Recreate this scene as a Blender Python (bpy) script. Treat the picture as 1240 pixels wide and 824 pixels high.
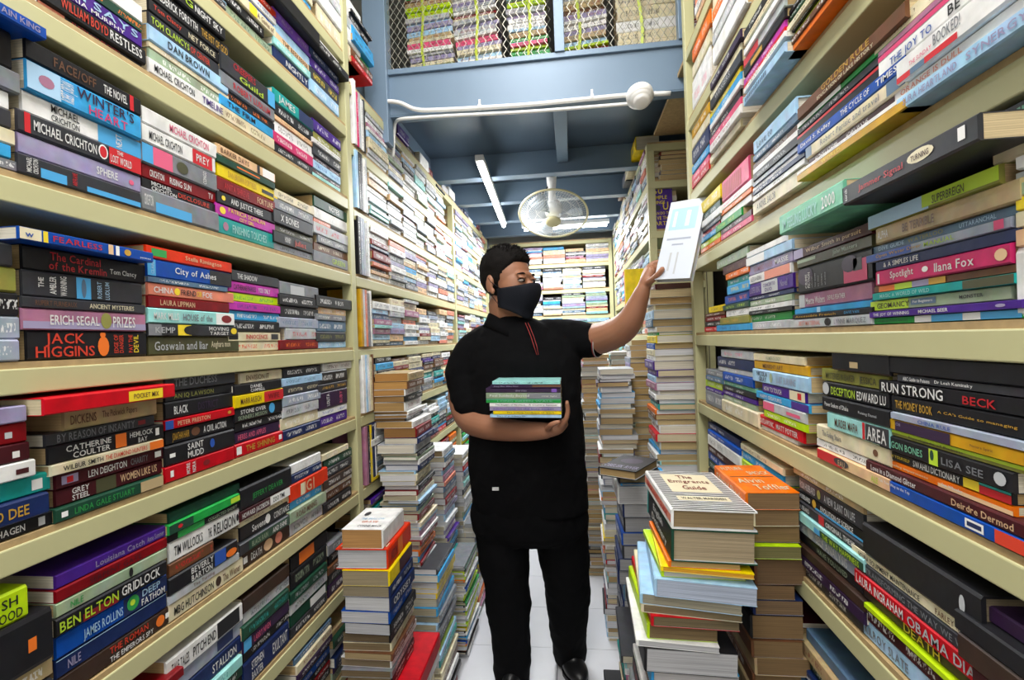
import bpy, bmesh, math, random
from mathutils import Vector, Matrix, noise
for o in list(bpy.data.objects): bpy.data.objects.remove(o)
SC = bpy.context.scene; COL = SC.collection
# ---------------------------------------------------------------- camera
F = 600.0; PSI = math.atan(72/600); RHO = .035; CAM = Vector((0, 0, 1.36))
FW = Vector((-math.sin(PSI), math.cos(PSI), 0)); R0 = Vector((math.cos(PSI), math.sin(PSI), 0)); U0 = Vector((0, 0, 1))
UP = U0*math.cos(RHO)+R0*math.sin(RHO); RT = R0*math.cos(RHO)-U0*math.sin(RHO)
cd = bpy.data.cameras.new('camera'); cam = bpy.data.objects.new('camera', cd); COL.objects.link(cam)
cd.sensor_width = 36; cd.lens = 36*F/1240; cd.clip_start = .01
m = Matrix.Identity(4)
for i, v in enumerate((RT, UP, -FW)):
    for j in range(3): m[j][i] = v[j]
m.translation = CAM; cam.matrix_world = m; SC.camera = cam
# ---------------------------------------------------------------- world, lights, exposure
SC.view_settings.view_transform = 'Standard'; SC.view_settings.look = 'None'
SC.view_settings.gamma = 1; SC.view_settings.exposure = 0.25
w = bpy.data.worlds.new('world'); SC.world = w; w.use_nodes = True
w.node_tree.nodes['Background'].inputs[0].default_value = (.85, .92, 1, 1)
w.node_tree.nodes['Background'].inputs[1].default_value = .15
def area(name, loc, rot, sx, sy, power, col=(1, .98, .95)):
    l = bpy.data.lights.new(name, 'AREA'); l.shape = 'RECTANGLE'; l.size = sx; l.size_y = sy; l.energy = power; l.color = col
    o = bpy.data.objects.new(name, l); COL.objects.link(o); o.location = loc; o.rotation_euler = rot; return o
area('room_light', (-.15, .35, 3.05), (0, 0, 0), .5, 2.6, 50)
area('room_light', (-.1, -1.1, 2.3), (math.radians(62), 0, 0), 1.0, .8, 13)
area('tube_light_glow', (-.34, 2.95, 2.2), (0, 0, 0), .06, .9, 15, (.95, .98, 1))
area('tube_light_glow', (-.1, 4.0, 2.2), (0, 0, 0), 1.0, .12, 20, (.95, .98, 1))
# ---------------------------------------------------------------- pixel -> world
def ray(x, y): return FW+RT*((x-620)/F)+UP*((412-y)/F)
def onX(x, y, X): d = ray(x, y); return CAM+d*(X/d.x)
def onY(x, y, Y): d = ray(x, y); return CAM+d*(Y/d.y)
def onZ(x, y, Z): d = ray(x, y); return CAM+d*((Z-CAM.z)/d.z)
def proj(p):
    d = Vector(p)-CAM; k = d.dot(FW)
    if k < .02: return None
    return (620+F*d.dot(RT)/k, 412-F*d.dot(UP)/k)
# ---------------------------------------------------------------- colours
def lin(c): return c/12.92 if c <= .04045 else ((c+.055)/1.055)**2.4
def hx(s): return tuple(lin(int(s[i:i+2], 16)/255) for i in (0, 2, 4))
CN = {'k': ('1b1b1f', 'black'), 'ch': ('34353a', 'charcoal'), 'gy': ('7d8086', 'grey'), 'lg': ('b9bcc0', 'pale-grey'), 'sv': ('9fa7b8', 'silver'),
 'w': ('e9e9e8', 'white'), 'cr': ('ddd3b4', 'cream'), 'tn': ('b59f78', 'tan'), 'r': ('c4202a', 'red'), 'dr': ('7d1a20', 'dark-red'), 'mr': ('43161d', 'maroon'),
 'o': ('e87424', 'orange'), 'ro': ('d8402a', 'red-orange'), 'y': ('ecd02e', 'yellow'), 'go': ('c79a35', 'golden'), 'g': ('2f9a4a', 'green'), 'dg': ('1d4434', 'dark-green'),
 'lm': ('b8d936', 'lime'), 't': ('2a9c96', 'teal'), 'aq': ('9fd9d6', 'aqua'), 'mi': ('79c0a0', 'mint'), 'b': ('2450a8', 'blue'), 'nb': ('1c2b57', 'navy'),
 'lb': ('a9cdea', 'pale-blue'), 'sb': ('4aa3db', 'sky-blue'), 'p': ('4a2a86', 'purple'), 'dp': ('33203f', 'dark-purple'), 'lp': ('9a92b4', 'lavender'), 'pk': ('dd5f83', 'pink'),
 'hp': ('cf3f70', 'bright-pink'), 'm': ('bb3fa6', 'magenta'), 'mv': ('a5718c', 'mauve'), 'br': ('6a4630', 'brown'), 'db': ('3a2a22', 'dark-brown'), 'ol': ('8a8a45', 'olive'),
 'do': ('4a4a32', 'dark-olive'), 'sl': ('56708a', 'slate-blue'), 'sa': ('df8a74', 'salmon'), 'pe': ('e2bd94', 'peach'), 'gg': ('98a98f', 'grey-green'), 'vi': ('7a4fb0', 'violet')}
def C(k): return hx(CN[k][0]) if k in CN else hx(k)
PAGES = ['c9b58e', 'b89c6c', 'd8cdb2', 'a98f66', 'dcd6c6', 'c4ab7c']
# ---------------------------------------------------------------- materials
def newmat(name):
    mt = bpy.data.materials.new(name); mt.use_nodes = True; nt = mt.node_tree; return mt, nt, nt.nodes['Principled BSDF']
def N(nt, t, **k):
    n = nt.nodes.new(t)
    for a, b in k.items(): setattr(n, a, b)
    return n
def setv(n, i, v): n.inputs[i].default_value = v
def mth(nt, op, a, b=None, c=None):
    n = N(nt, 'ShaderNodeMath', operation=op)
    for i, v in enumerate((a, b, c)):
        if v is None: continue
        if isinstance(v, (int, float)): n.inputs[i].default_value = v
        else: nt.links.new(v, n.inputs[i])
    return n.outputs[0]
def simple(name, col, rough=.5, metal=0, var=.12, scale=18, bump=.05, emit=None, es=1):
    mt, nt, b = newmat(name); c = C(col) if isinstance(col, str) else col
    tc = N(nt, 'ShaderNodeTexCoord'); ns = N(nt, 'ShaderNodeTexNoise'); setv(ns, 'Scale', scale); setv(ns, 'Detail', 5)
    nt.links.new(tc.outputs['Object'], ns.inputs['Vector'])
    mx = N(nt, 'ShaderNodeMix', data_type='RGBA'); nt.links.new(ns.outputs[0], mx.inputs[0])
    mx.inputs[6].default_value = (*[v*(1-var) for v in c], 1); mx.inputs[7].default_value = (*[min(1, v*(1+var)) for v in c], 1)
    nt.links.new(mx.outputs[2], b.inputs['Base Color']); setv(b, 'Roughness', rough); setv(b, 'Metallic', metal)
    bp = N(nt, 'ShaderNodeBump'); setv(bp, 'Strength', bump); setv(bp, 'Distance', .002); nt.links.new(ns.outputs[0], bp.inputs['Height']); nt.links.new(bp.outputs[0], b.inputs['Normal'])
    if emit: b.inputs['Emission Color'].default_value = (*emit, 1); setv(b, 'Emission Strength', es)
    return mt
M = {}
def cover_mat():
    mt, nt, b = newmat('book_cover'); L = nt.links.new
    a = N(nt, 'ShaderNodeAttribute', attribute_name='col'); t = N(nt, 'ShaderNodeAttribute', attribute_name='tcol')
    uv = N(nt, 'ShaderNodeUVMap', uv_map='UVMap'); sp = N(nt, 'ShaderNodeSeparateXYZ'); L(uv.outputs[0], sp.inputs[0]); U, V = sp.outputs[0], sp.outputs[1]
    seed = t.outputs['Alpha']
    ge = N(nt, 'ShaderNodeNewGeometry')
    # mottled print on the cover
    n1 = N(nt, 'ShaderNodeTexNoise'); setv(n1, 'Scale', 30); setv(n1, 'Detail', 5); L(ge.outputs['Position'], n1.inputs['Vector'])
    hs = N(nt, 'ShaderNodeHueSaturation'); setv(hs, 'Saturation', 1.05); L(a.outputs['Color'], hs.inputs['Color'])
    ov = N(nt, 'ShaderNodeMix', data_type='RGBA', blend_type='OVERLAY'); setv(ov, 0, .22); L(hs.outputs[0], ov.inputs[6]); n4 = N(nt, 'ShaderNodeTexNoise'); setv(n4, 'Scale', 45); setv(n4, 'Detail', 3); L(ge.outputs['Position'], n4.inputs['Vector']); L(n4.outputs[1], ov.inputs[7])
    mx = N(nt, 'ShaderNodeMix', data_type='RGBA', blend_type='MULTIPLY'); setv(mx, 0, .5)
    L(ov.outputs[2], mx.inputs[6]); cr = N(nt, 'ShaderNodeMapRange'); setv(cr, 1, .3); setv(cr, 2, .7); setv(cr, 3, .5); setv(cr, 4, 1.15); L(n1.outputs[0], cr.inputs[0])
    L(cr.outputs[0], mx.inputs[7])
    # small type that cannot be read: letter strokes along the spine, seeded per book
    cb = N(nt, 'ShaderNodeCombineXYZ'); L(mth(nt, 'MULTIPLY', U, 420), cb.inputs[0]); L(mth(nt, 'MULTIPLY', V, 3.4), cb.inputs[1]); L(mth(nt, 'MULTIPLY', seed, 91), cb.inputs[2])
    n2 = N(nt, 'ShaderNodeTexNoise'); setv(n2, 'Scale', 1.0); setv(n2, 'Detail', 1); L(cb.outputs[0], n2.inputs['Vector'])
    letter = mth(nt, 'GREATER_THAN', n2.outputs[0], .52)
    band = mth(nt, 'LESS_THAN', mth(nt, 'ABSOLUTE', mth(nt, 'SUBTRACT', V, .5)), .2)
    def seg(c, w):
        return mth(nt, 'LESS_THAN', mth(nt, 'ABSOLUTE', mth(nt, 'SUBTRACT', U, c)), w)
    s1 = mth(nt, 'ADD', mth(nt, 'MULTIPLY', seed, .02), .045); s2 = mth(nt, 'ADD', mth(nt, 'MULTIPLY', seed, .03), .125)
    segs = mth(nt, 'MAXIMUM', seg(s1, .034), seg(s2, .028))
    mask = mth(nt, 'MULTIPLY', mth(nt, 'MULTIPLY', letter, band), segs)
    mask = mth(nt, 'MULTIPLY', mth(nt, 'MULTIPLY', mask, .72), mth(nt, 'GREATER_THAN', seed, .02))
    m2 = N(nt, 'ShaderNodeMix', data_type='RGBA'); L(mask, m2.inputs[0]); L(mx.outputs[2], m2.inputs[6]); L(t.outputs['Color'], m2.inputs[7])
    L(m2.outputs[2], b.inputs['Base Color']); setv(b, 'Roughness', .42); setv(b, 'Specular IOR Level', .32)
    n3 = N(nt, 'ShaderNodeTexNoise'); setv(n3, 'Scale', 90); L(ge.outputs['Position'], n3.inputs['Vector'])
    bp = N(nt, 'ShaderNodeBump'); setv(bp, 'Strength', .15); setv(bp, 'Distance', .001); L(n3.outputs[0], bp.inputs['Height']); L(bp.outputs[0], b.inputs['Normal'])
    return mt
def pages_mat():
    mt, nt, b = newmat('paper_pages'); L = nt.links.new
    a = N(nt, 'ShaderNodeAttribute', attribute_name='col'); uv = N(nt, 'ShaderNodeUVMap', uv_map='UVMap')
    mp = N(nt, 'ShaderNodeMapping'); mp.inputs['Scale'].default_value = (4, 700, 1); L(uv.outputs[0], mp.inputs[0])
    n1 = N(nt, 'ShaderNodeTexNoise'); setv(n1, 'Scale', 1); setv(n1, 'Detail', 3); L(mp.outputs[0], n1.inputs['Vector'])
    cr = N(nt, 'ShaderNodeMapRange'); setv(cr, 1, .35); setv(cr, 2, .65); setv(cr, 3, .68); setv(cr, 4, 1.1); L(n1.outputs[0], cr.inputs[0])
    mx = N(nt, 'ShaderNodeMix', data_type='RGBA', blend_type='MULTIPLY'); setv(mx, 0, 1); L(a.outputs['Color'], mx.inputs[6]); L(cr.outputs[0], mx.inputs[7])
    L(mx.outputs[2], b.inputs['Base Color']); setv(b, 'Roughness', .85)
    bp = N(nt, 'ShaderNodeBump'); setv(bp, 'Strength', .4); setv(bp, 'Distance', .001); L(n1.outputs[0], bp.inputs['Height']); L(bp.outputs[0], b.inputs['Normal'])
    return mt
def print_mat():
    mt, nt, b = newmat('printed_ink'); a = N(nt, 'ShaderNodeAttribute', attribute_name='col'); nt.links.new(a.outputs['Color'], b.inputs['Base Color']); setv(b, 'Roughness', .4)
    n = N(nt, 'ShaderNodeTexNoise'); setv(n, 'Scale', 200); bp = N(nt, 'ShaderNodeBump'); setv(bp, 'Strength', .05); nt.links.new(n.outputs[0], bp.inputs['Height']); nt.links.new(bp.outputs[0], b.inputs['Normal'])
    return mt
M['cover'] = cover_mat(); M['pages'] = pages_mat(); M['ink'] = print_mat()
M['steel'] = simple('cream_painted_steel', 'bbb88c', .42, 0, .07, 9, .05)
M['ply'] = simple('plywood_edge', 'ab9166', .7, 0, .35, 60, .2)
M['backpanel'] = simple('rack_back_panel', '4a4438', .8, 0, .15, 5)
M['blue'] = simple('blue_painted_steel', '6c8196', .42, .12, .1, 4, .1)
M['ceilblue'] = simple('blue_ceiling_sheet', '5b6c7e', .28, .4, .2, 2.5, .1)
M['wallp'] = simple('wall_paint', 'd8d8d4', .8, 0, .04, 6)
M['white'] = simple('white_plastic', 'e6e6e4', .35, 0, .03, 20)
M['wire'] = simple('galvanised_wire', 'a5a396', .45, .5, .15, 60)
M['shirt'] = simple('black_cotton', '0a0a0c', .95, 0, .3, 320, .5)
M['trouser'] = simple('black_twill', '08080a', .88, 0, .3, 400, .4)
M['mask'] = simple('black_mask_cloth', '1c1e25', .8, 0, .2, 300, .3)
M['shoe'] = simple('black_leather', '111113', .4, 0, .2, 40)
for q in ('shirt', 'trouser', 'mask'): M[q].node_tree.nodes['Principled BSDF'].inputs['Specular IOR Level'].default_value = .12
M['trimred'] = simple('red_piping', '9a3030', .7)
M['trimwhite'] = simple('white_piping', 'd0d0d0', .7)
M['eye'] = simple('eye_white_shaded', 'a39890', .35, 0, .02); M['iris'] = simple('dark_iris', '120b08', .3, 0, .02)  # eye white darkened in its colour to carry the shade over the eyes
M['ribbon'] = simple('plastic_ribbon', 'c6d84a', .4)
M['fancream'] = simple('fan_cream_plastic', 'cfc79c', .35, 0, .05)
M['lamp'] = simple('lit_tube', 'ffffff', .3, 0, 0, 5, 0, (1, .99, .97), 26)
M['clear'] = simple('fan_blade_plastic', 'bcc8d6', .15, 0, .03)
def skin_mat():
    mt = simple('skin', '9c6c52', .5, 0, .12, 14, .08); b = mt.node_tree.nodes['Principled BSDF']
    setv(b, 'Subsurface Weight', .12); b.inputs['Subsurface Radius'].default_value = (.01, .004, .002); return mt
M['skin'] = skin_mat()
def hair_mat():
    mt = simple('black_hair', '100d0c', .8, 0, .5, 250, .9); mt.node_tree.nodes['Principled BSDF'].inputs['Specular IOR Level'].default_value = .15; return mt
M['hair'] = hair_mat()
def tile_mat():
    mt, nt, b = newmat('floor_tile'); n = N(nt, 'ShaderNodeTexNoise'); setv(n, 'Scale', 3); setv(n, 'Detail', 6)
    ge = N(nt, 'ShaderNodeNewGeometry'); nt.links.new(ge.outputs['Position'], n.inputs['Vector'])
    cr = N(nt, 'ShaderNodeValToRGB'); cr.color_ramp.elements[0].color = (*hx('c4c5cb'), 1); cr.color_ramp.elements[1].color = (*hx('e2e3e8'), 1)
    nt.links.new(n.outputs[0], cr.inputs[0]); nt.links.new(cr.outputs[0], b.inputs['Base Color']); setv(b, 'Roughness', .35); return mt
M['tile'] = tile_mat(); M['grout'] = simple('tile_grout', '8d8e94', .8)
# ---------------------------------------------------------------- mesh helpers
def link(name, me, parent=None, mats=()):
    o = bpy.data.objects.new(name, me); COL.objects.link(o)
    for x in mats: me.materials.append(M[x] if isinstance(x, str) else x)
    if parent: o.parent = parent
    return o
def tag(o, label=None, cat=None, group=None, kind=None):
    if label: o['label'] = label
    if cat: o['category'] = cat
    if group: o['group'] = group
    if kind: o['kind'] = kind
    return o
def empty(name, loc, rz=0):
    o = bpy.data.objects.new(name, None); COL.objects.link(o); o.location = loc; o.rotation_euler.z = rz; o.empty_display_size = .05; return o
class MB:
    def __init__(s): s.v = []; s.f = []; s.c = []; s.t = []; s.uv = []; s.mi = []
    def face(s, idx, col=(1, 1, 1), t=(0, 0, 0, 0), uv=None, mi=0):
        s.f.append(idx); s.c.append(col); s.t.append(t); s.uv.append(uv or [(0, -5)]*len(idx)); s.mi.append(mi)
    def poly(s, pts, **k):
        n = len(s.v); s.v += [tuple(p) for p in pts]; s.face(list(range(n, n+len(pts))), **k)
    def box(s, a, b, X=None, col=(1, 1, 1), mi=0, bev=0):
        x0, y0, z0 = a; x1, y1, z1 = b; n = len(s.v)
        vs = [(x0, y0, z0), (x1, y0, z0), (x1, y1, z0), (x0, y1, z0), (x0, y0, z1), (x1, y0, z1), (x1, y1, z1), (x0, y1, z1)]
        s.v += [tuple(X@Vector(v)) if X else v for v in vs]
        for q in ((0, 3, 2, 1), (4, 5, 6, 7), (0, 1, 5, 4), (1, 2, 6, 5), (2, 3, 7, 6), (3, 0, 4, 7)): s.face([n+i for i in q], col=col, mi=mi)
    def tube(s, pts, r, n=6, col=(1, 1, 1), close=False, mi=0):
        pts = [Vector(p) for p in pts]; base = len(s.v); K = len(pts)
        x = None
        for i, p in enumerate(pts):
            a = pts[i-1] if (i or close) else pts[i]; b_ = pts[(i+1) % K] if (i < K-1 or close) else pts[i]
            d = (b_-a).normalized()
            if x is None: up = Vector((0, 0, 1)) if abs(d.z) < .9 else Vector((1, 0, 0)); x = d.cross(up).normalized()
            x = (x-d*x.dot(d)).normalized(); y = x.cross(d); rr = r[i] if isinstance(r, (list, tuple)) else r
            for k in range(n): an = 2*math.pi*k/n; s.v.append(tuple(p+x*rr*math.cos(an)+y*rr*math.sin(an)))
        for i in range(K if close else K-1):
            for k in range(n):
                A = base+i*n; B = base+((i+1) % K)*n; s.face([A+k, A+(k+1) % n, B+(k+1) % n, B+k], col=col, mi=mi)
        if not close:
            s.face([base+k for k in reversed(range(n))], col=col, mi=mi); s.face([base+(K-1)*n+k for k in range(n)], col=col, mi=mi)
    def lathe(s, prof, X, n=24, col=(1, 1, 1)):
        base = len(s.v)
        for r, z in prof:
            for k in range(n): an = 2*math.pi*k/n; s.v.append(tuple(X@Vector((r*math.cos(an), r*math.sin(an), z))))
        for i in range(len(prof)-1):
            for k in range(n): A = base+i*n; s.face([A+k, A+(k+1) % n, A+n+(k+1) % n, A+n+k], col=col)
    def mesh(s, name, attrs=True, smooth=False):
        me = bpy.data.meshes.new(name); me.from_pydata(s.v, [], s.f)
        me.polygons.foreach_set('material_index', s.mi)
        if attrs:
            uv = me.uv_layers.new(name='UVMap'); fl = []
            for u in s.uv:
                for q in u: fl += q
            uv.data.foreach_set('uv', fl)
            for nm, src, w4 in (('col', s.c, 3), ('tcol', s.t, 4)):
                at = me.attributes.new(nm, 'FLOAT_COLOR', 'CORNER'); fl = []
                for f, c in zip(s.f, src):
                    cc = (c[0], c[1], c[2], 1.0) if w4 == 3 else c
                    for _ in f: fl += cc
                at.data.foreach_set('color', fl)
        if smooth: me.polygons.foreach_set('use_smooth', [True]*len(s.f))
        me.update(); return me
def bobj(name, mb, mats, parent=None, smooth=False, bevel=0):
    o = link(name, mb.mesh(name, True, smooth), parent, mats)
    if bevel: b = o.modifiers.new('bevel', 'BEVEL'); b.width = bevel; b.segments = 2; b.limit_method = 'ANGLE'
    return o
def box(name, a, b, mat, parent=None, bevel=0):
    mb = MB(); mb.box(a, b); return bobj(name, mb, [mat], parent, bevel=bevel)
# ---------------------------------------------------------------- lettering
GL = {}
def glyph(ch, bold):
    k = (ch, bold)
    if k in GL: return GL[k]
    c = bpy.data.curves.new('g', 'FONT'); c.body = ch; c.size = 1; c.resolution_u = 2; c.offset = .012 if bold else 0; c.fill_mode = 'FRONT'
    o = bpy.data.objects.new('g', c); COL.objects.link(o); bpy.context.view_layer.update()
    me = o.evaluated_get(bpy.context.evaluated_depsgraph_get()).to_mesh()
    vs = [tuple(v.co[:2]) for v in me.vertices]; fs = [list(p.vertices) for p in me.polygons]
    o.to_mesh_clear(); bpy.data.objects.remove(o); bpy.data.curves.remove(c)
    x0 = min([v[0] for v in vs], default=0); x1 = max([v[0] for v in vs], default=.3)
    GL[k] = ([(v[0]-x0, v[1]) for v in vs], fs, x1-x0); return GL[k]
for ch in 'ABCDEFGHIJKLMNOPQRSTUVWXYZabcdefghiklmnoprstuvwy0123456789&/.,!\'|': glyph(ch, True)
def text2d(s, bold=True):
    vs, fs, x = [], [], 0
    for ch in s:
        if ch == ' ': x += .3; continue
        gv, gf, w = glyph(ch, bold); n = len(vs)
        vs += [(a+x, b) for a, b in gv]; fs += [[n+i for i in f] for f in gf]; x += w+.09
    x = max(x-.09, .1); hi = .73; lo = -.2 if any(c in 'gpqyJ,' for c in s) and any(c.islower() for c in s) else 0
    return [(a/x, (b-lo)/(hi-lo)) for a, b in vs], fs
def put_print(mb, items, Xf):
    """items: (text or '', u0,u1,v0,v1,colour[,rot]); Xf(u, v, lift) -> point"""
    lift = .0003
    for it in items:
        s, u0, u1, v0, v1, c = it[:6]; rot = it[6] if len(it) > 6 else 0
        if s == '': mb.poly([Xf(u0, v0, lift), Xf(u1, v0, lift), Xf(u1, v1, lift), Xf(u0, v1, lift)], col=C(c)); lift += .0001; continue
        if s == 'O*':
            cu, cv = (u0+u1)/2, (v0+v1)/2; mb.poly([Xf(cu+(u1-u0)/2*math.cos(a*math.pi/7), cv+(v1-v0)/2*math.sin(a*math.pi/7), lift+.0002) for a in range(14)], col=C(c)); lift += .0002; continue
        vs, fs = text2d(s); n = len(mb.v); vm = (v0+v1)/2; v0, v1 = vm-(vm-v0)*.86, vm+(v1-vm)*.86; um = (u0+u1)/2
        tint = tuple(q*.82 for q in C(c))
        for a, b in vs:
            if rot == 1: a, b = 1-b, a
            if rot == -1: a, b = b, 1-a
            mb.v.append(tuple(Xf(u0+a*(u1-u0), v0+b*(v1-v0), lift+.0005)))
        for f in fs: mb.face([n+i for i in f], col=tint)
# ---------------------------------------------------------------- books
BOOKS = []
def book_geo(mb, bk, X, what='all'):
    """local: x along spine 0..L, spine on -y side (y=0), depth +y W, z 0..T"""
    L, W, T = bk['L'], bk['W'], bk['T']; col = C(bk['c']); rnd = random.Random(bk['id'])
    hard = bk.get('hard'); tc = min(.0028 if hard else .0011, T*.2); ins = .004 if hard else .0006
    if what in ('all', 'cover'):
        bul = .0012; n = len(mb.v)
        pr = [(W, 0), (.003, 0), (0, T*.08), (-bul*.5, T*.3), (-bul, T*.5), (-bul*.5, T*.7), (0, T*.92), (.003, T), (W, T), (W, T-tc), (.004, T-tc), (.003, tc), (W, tc)]
        pr = [(W, 0), (.0015, 0), (-bul, T*.08), (-bul, T*.5), (-bul, T*.92), (.0015, T), (W, T), (W, T-tc), (.004, T-tc), (.004, tc), (W, tc)]
        K = len(pr)
        for x in (0, L):
            for y, z in pr: mb.v.append(tuple(X@Vector((x, y, z))))
        al = bk['seed']; t = (*C(bk['tc']), al)
        for i in range(K):
            j = (i+1) % K
            if i in (2, 3):
                v0 = pr[i][1]/T; v1 = pr[j][1]/T; uv = [(0, v0), (0, v1), (L, v1), (L, v0)]
                mb.face([n+i, n+j, n+K+j, n+K+i], col=col, t=t, uv=uv)
            else: mb.face([n+i, n+j, n+K+j, n+K+i], col=C('lg') if i in (7, 8, 9) else col, t=(0, 0, 0, 0))
        for b0 in (n, n+K):
            for q in ((0, 1, 9, 10), (1, 2, 3, 9), (9, 3, 8), (3, 4, 5, 8), (5, 6, 7, 8)): mb.face([b0+i for i in q], col=col)
    if what in ('all', 'pages'):
        pc = C(bk['pc']); n = len(mb.v); a = (ins, .0045, tc+.0001); b = (L-ins, W-ins*1.2-.0004, T-tc-.0001)
        x0, y0, z0 = a; x1, y1, z1 = b
        vs = [(x0, y0, z0), (x1, y0, z0), (x1, y1, z0), (x0, y1, z0), (x0, y0, z1), (x1, y0, z1), (x1, y1, z1), (x0, y1, z1)]
        mb.v += [tuple(X@Vector(v)) for v in vs]; s = bk['seed']*7
        for q in ((0, 3, 2, 1), (4, 5, 6, 7), (0, 1, 5, 4), (1, 2, 6, 5), (2, 3, 7, 6), (3, 0, 4, 7)):
            uv = [(vs[i][0]+vs[i][1]+s, vs[i][2]+s) for i in q]
            mb.face([n+i for i in q], col=pc, uv=uv, mi=1 if what == 'all' else 0)
def add_book(X, L, W, T, c, tc='w', prints=(), hard=False, pc=None, seed=None, place='', kind='book', group='', cprints=(), label=None, force=False, lett=None):
    i = len(BOOKS); r = random.Random(i*7+3)
    BOOKS.append(dict(id=i, X=X, L=L, W=W, T=T, c=c, tc=tc, prints=prints, cprints=cprints, hard=hard, pc=pc or r.choice(PAGES), lett=lett,
        seed=(0 if prints else r.uniform(.05, .99)) if seed is None else seed, place=place, kind=kind, group=group, label=label, force=force))
    return BOOKS[-1]
def zrot(loc, a, tilt=None):
    mm = Matrix.Translation(loc)@Matrix.Rotation(a, 4, 'Z')
    return mm@tilt if tilt else mm
ORD = ['', 'first', 'second', 'third', 'fourth', 'fifth', 'sixth', 'seventh', 'eighth', 'ninth', 'tenth', 'eleventh', 'twelfth', 'thirteenth', 'fourteenth', 'fifteenth', 'sixteenth', 'seventeenth', 'eighteenth', 'nineteenth', 'twentieth'] + ['number %d' % i for i in range(21, 140)]
LX, RX = -.72, .43
LZ = {0: 2.335, 1: 2.089, 2: 1.846, 3: 1.596, 4: 1.345, 5: 1.116, 6: .868, 7: .615, 8: .365, 9: .12}
RZ = {0: 2.1, 1: 1.846, 2: 1.611, 3: 1.354, 4: 1.12, 5: .870, 6: .62, 7: .37, 8: .12}
PLY = .010
ZM = dict(A=(0, 0, 5.148), A2=(80, 0, 7.494), B=(220, 0, 5.148), B2=(300, 0, 7.494), C=(0, 130, 5.148), D=(0, 270, 4.578), E=(220, 160, 4.848), F=(220, 300, 4.848),
 G=(0, 440, 3.922), H=(220, 420, 3.743), I=(0, 620, 4.039), J=(220, 600, 3.678), P=(840, 0, 4.118), Q=(1040, 0, 4.845), R=(840, 140, 5.15), S=(1020, 130, 5.15),
 T=(840, 270, 5.886), U=(1030, 250, 5.152), V=(840, 400, 4.576), W=(1020, 420, 5.15), X=(1020, 540, 5.15), Y=(960, 600, 3.679), Z=(840, 520, 2.711))
USED = {}
def stack(side, row, zm, xr, x0, x1, no, books, bottom, dx=0):
    """books top to bottom: (ytop, colour, {opts}) measured on the photograph; places them on the rack's front plane"""
    ox, oy, s = ZM[zm]; px = lambda x: ox+x/s
    py = lambda y: oy+y/s
    base = (LX if side == 'L' else RX); sg = 1 if side == 'L' else -1
    zs = [onX(px(xr), py(b[0]), base+sg*dx).z for b in books]+[onX(px(xr), py(bottom), base+sg*dx).z]
    bz = (LZ if side == 'L' else RZ)[row]+PLY
    top = zs[0]; sc = (top-bz)/(top-zs[-1]) if abs(top-zs[-1]) > .02 else 1
    # keep the measured tops, snap the foot of the stack to its board
    zs = [bz+(z-zs[-1])*sc for z in zs]
    nB = len(books)
    rack = ("left rack's %s shelf" if side == 'L' else "right rack's %s shelf") % ORD[row+1]
    ys = []
    for i, b in enumerate(books):
        o = b[2] if len(b) > 2 else {}
        T = max(zs[i]-zs[i+1], .005); zc = zs[i+1]
        d = o.get('dx', dx if dx else -.007)+random.Random(i*31+no*7+row*3).uniform(-.004, .006)
        X0 = base+sg*d; ym = b[0]+6
        a = onX(px(o.get('x0', x0)), py(ym), X0).y; e = onX(px(o.get('x1', x1)), py(ym), X0).y
        lo, hi = min(a, e), max(a, e); L = o.get('L', hi-lo)
        if L != hi-lo and side == 'R': lo = hi-L
        if L != hi-lo and side == 'L': hi = lo+L
        L = min(max(L, .17 if no == 1 and side == 'L' else .10), .31)
        if no == 1: lo = hi-L
        if side == 'L': X = zrot((X0, lo, zc), math.pi/2)
        else: X = zrot((X0, lo+L, zc), -math.pi/2)
        W = o.get('W', max(.105, min(L*.66, .155)))
        pl = ('top' if i == 0 else 'bottom' if i == nB-1 else '%s from top' % ORD[i+1])
        sk = '%s stack from %s' % (ORD[no], 'left' if side == 'L' else 'right')
        tx = o.get('t', ()); tcn = next((q[5] for q in tx if q[0] not in ('', 'O*')), None)
        add_book(X, L, W, T-.0004, b[1], o.get('tc', 'w'), tx, o.get('hard', False), o.get('pc'), None, '%s, %s, %s' % (pl, sk, rack), o.get('k', 'book'), 'books on the '+rack.replace("'s", ''), lett=tcn)
    USED.setdefault((side, row), []).append((lo, hi))
def t(s, u0, u1, c='w', v0=.22, v1=.78, r=0): return (s, u0, u1, v0, v1, c, r)
def bd(u0, u1, c, v0=.02, v1=.98): return ('', u0, u1, v0, v1, c)

R2X = .393; R2Z = {0: 2.10, 1: 1.86, 2: 1.612, 3: 1.36, 4: 1.12, 5: .87, 6: .62, 7: .37, 8: .12}; BKY = 4.5
# ================================================================ the room
def struct(o): o['kind'] = 'structure'; return o
XL, XR, YB, YF, ZC = -1.06, .86, 4.86, -1.9, 3.3
mb = MB(); mb.box((XL, YF, -.03), (XR, YB, -.006)); fl = struct(bobj('floor', mb, ['grout']))
TS = .3275; tiles = []
mb = MB(); mb.box((.0012, .0012, -.006), (TS-.0012, TS-.0012, 0)); tme = mb.mesh('tile')
tme.materials.append(M['tile'])
for i in range(-3, 3):
    for j in range(0, 9):
        x = -.105+i*TS*2; y = 1.853-TS*2+j*TS
        if x > .45 or x+TS*2 < -.95: continue
        o = bpy.data.objects.new('tile', tme); COL.objects.link(o); o.parent = fl; o.location = (x, y, 0); o.scale = (2, 1, 1)
struct(box('wall_left', (XL-.1, YF, 0), (XL, YB, ZC), 'wallp')); struct(box('wall_right', (XR, YF, 0), (XR+.1, YB, ZC), 'wallp'))
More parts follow.
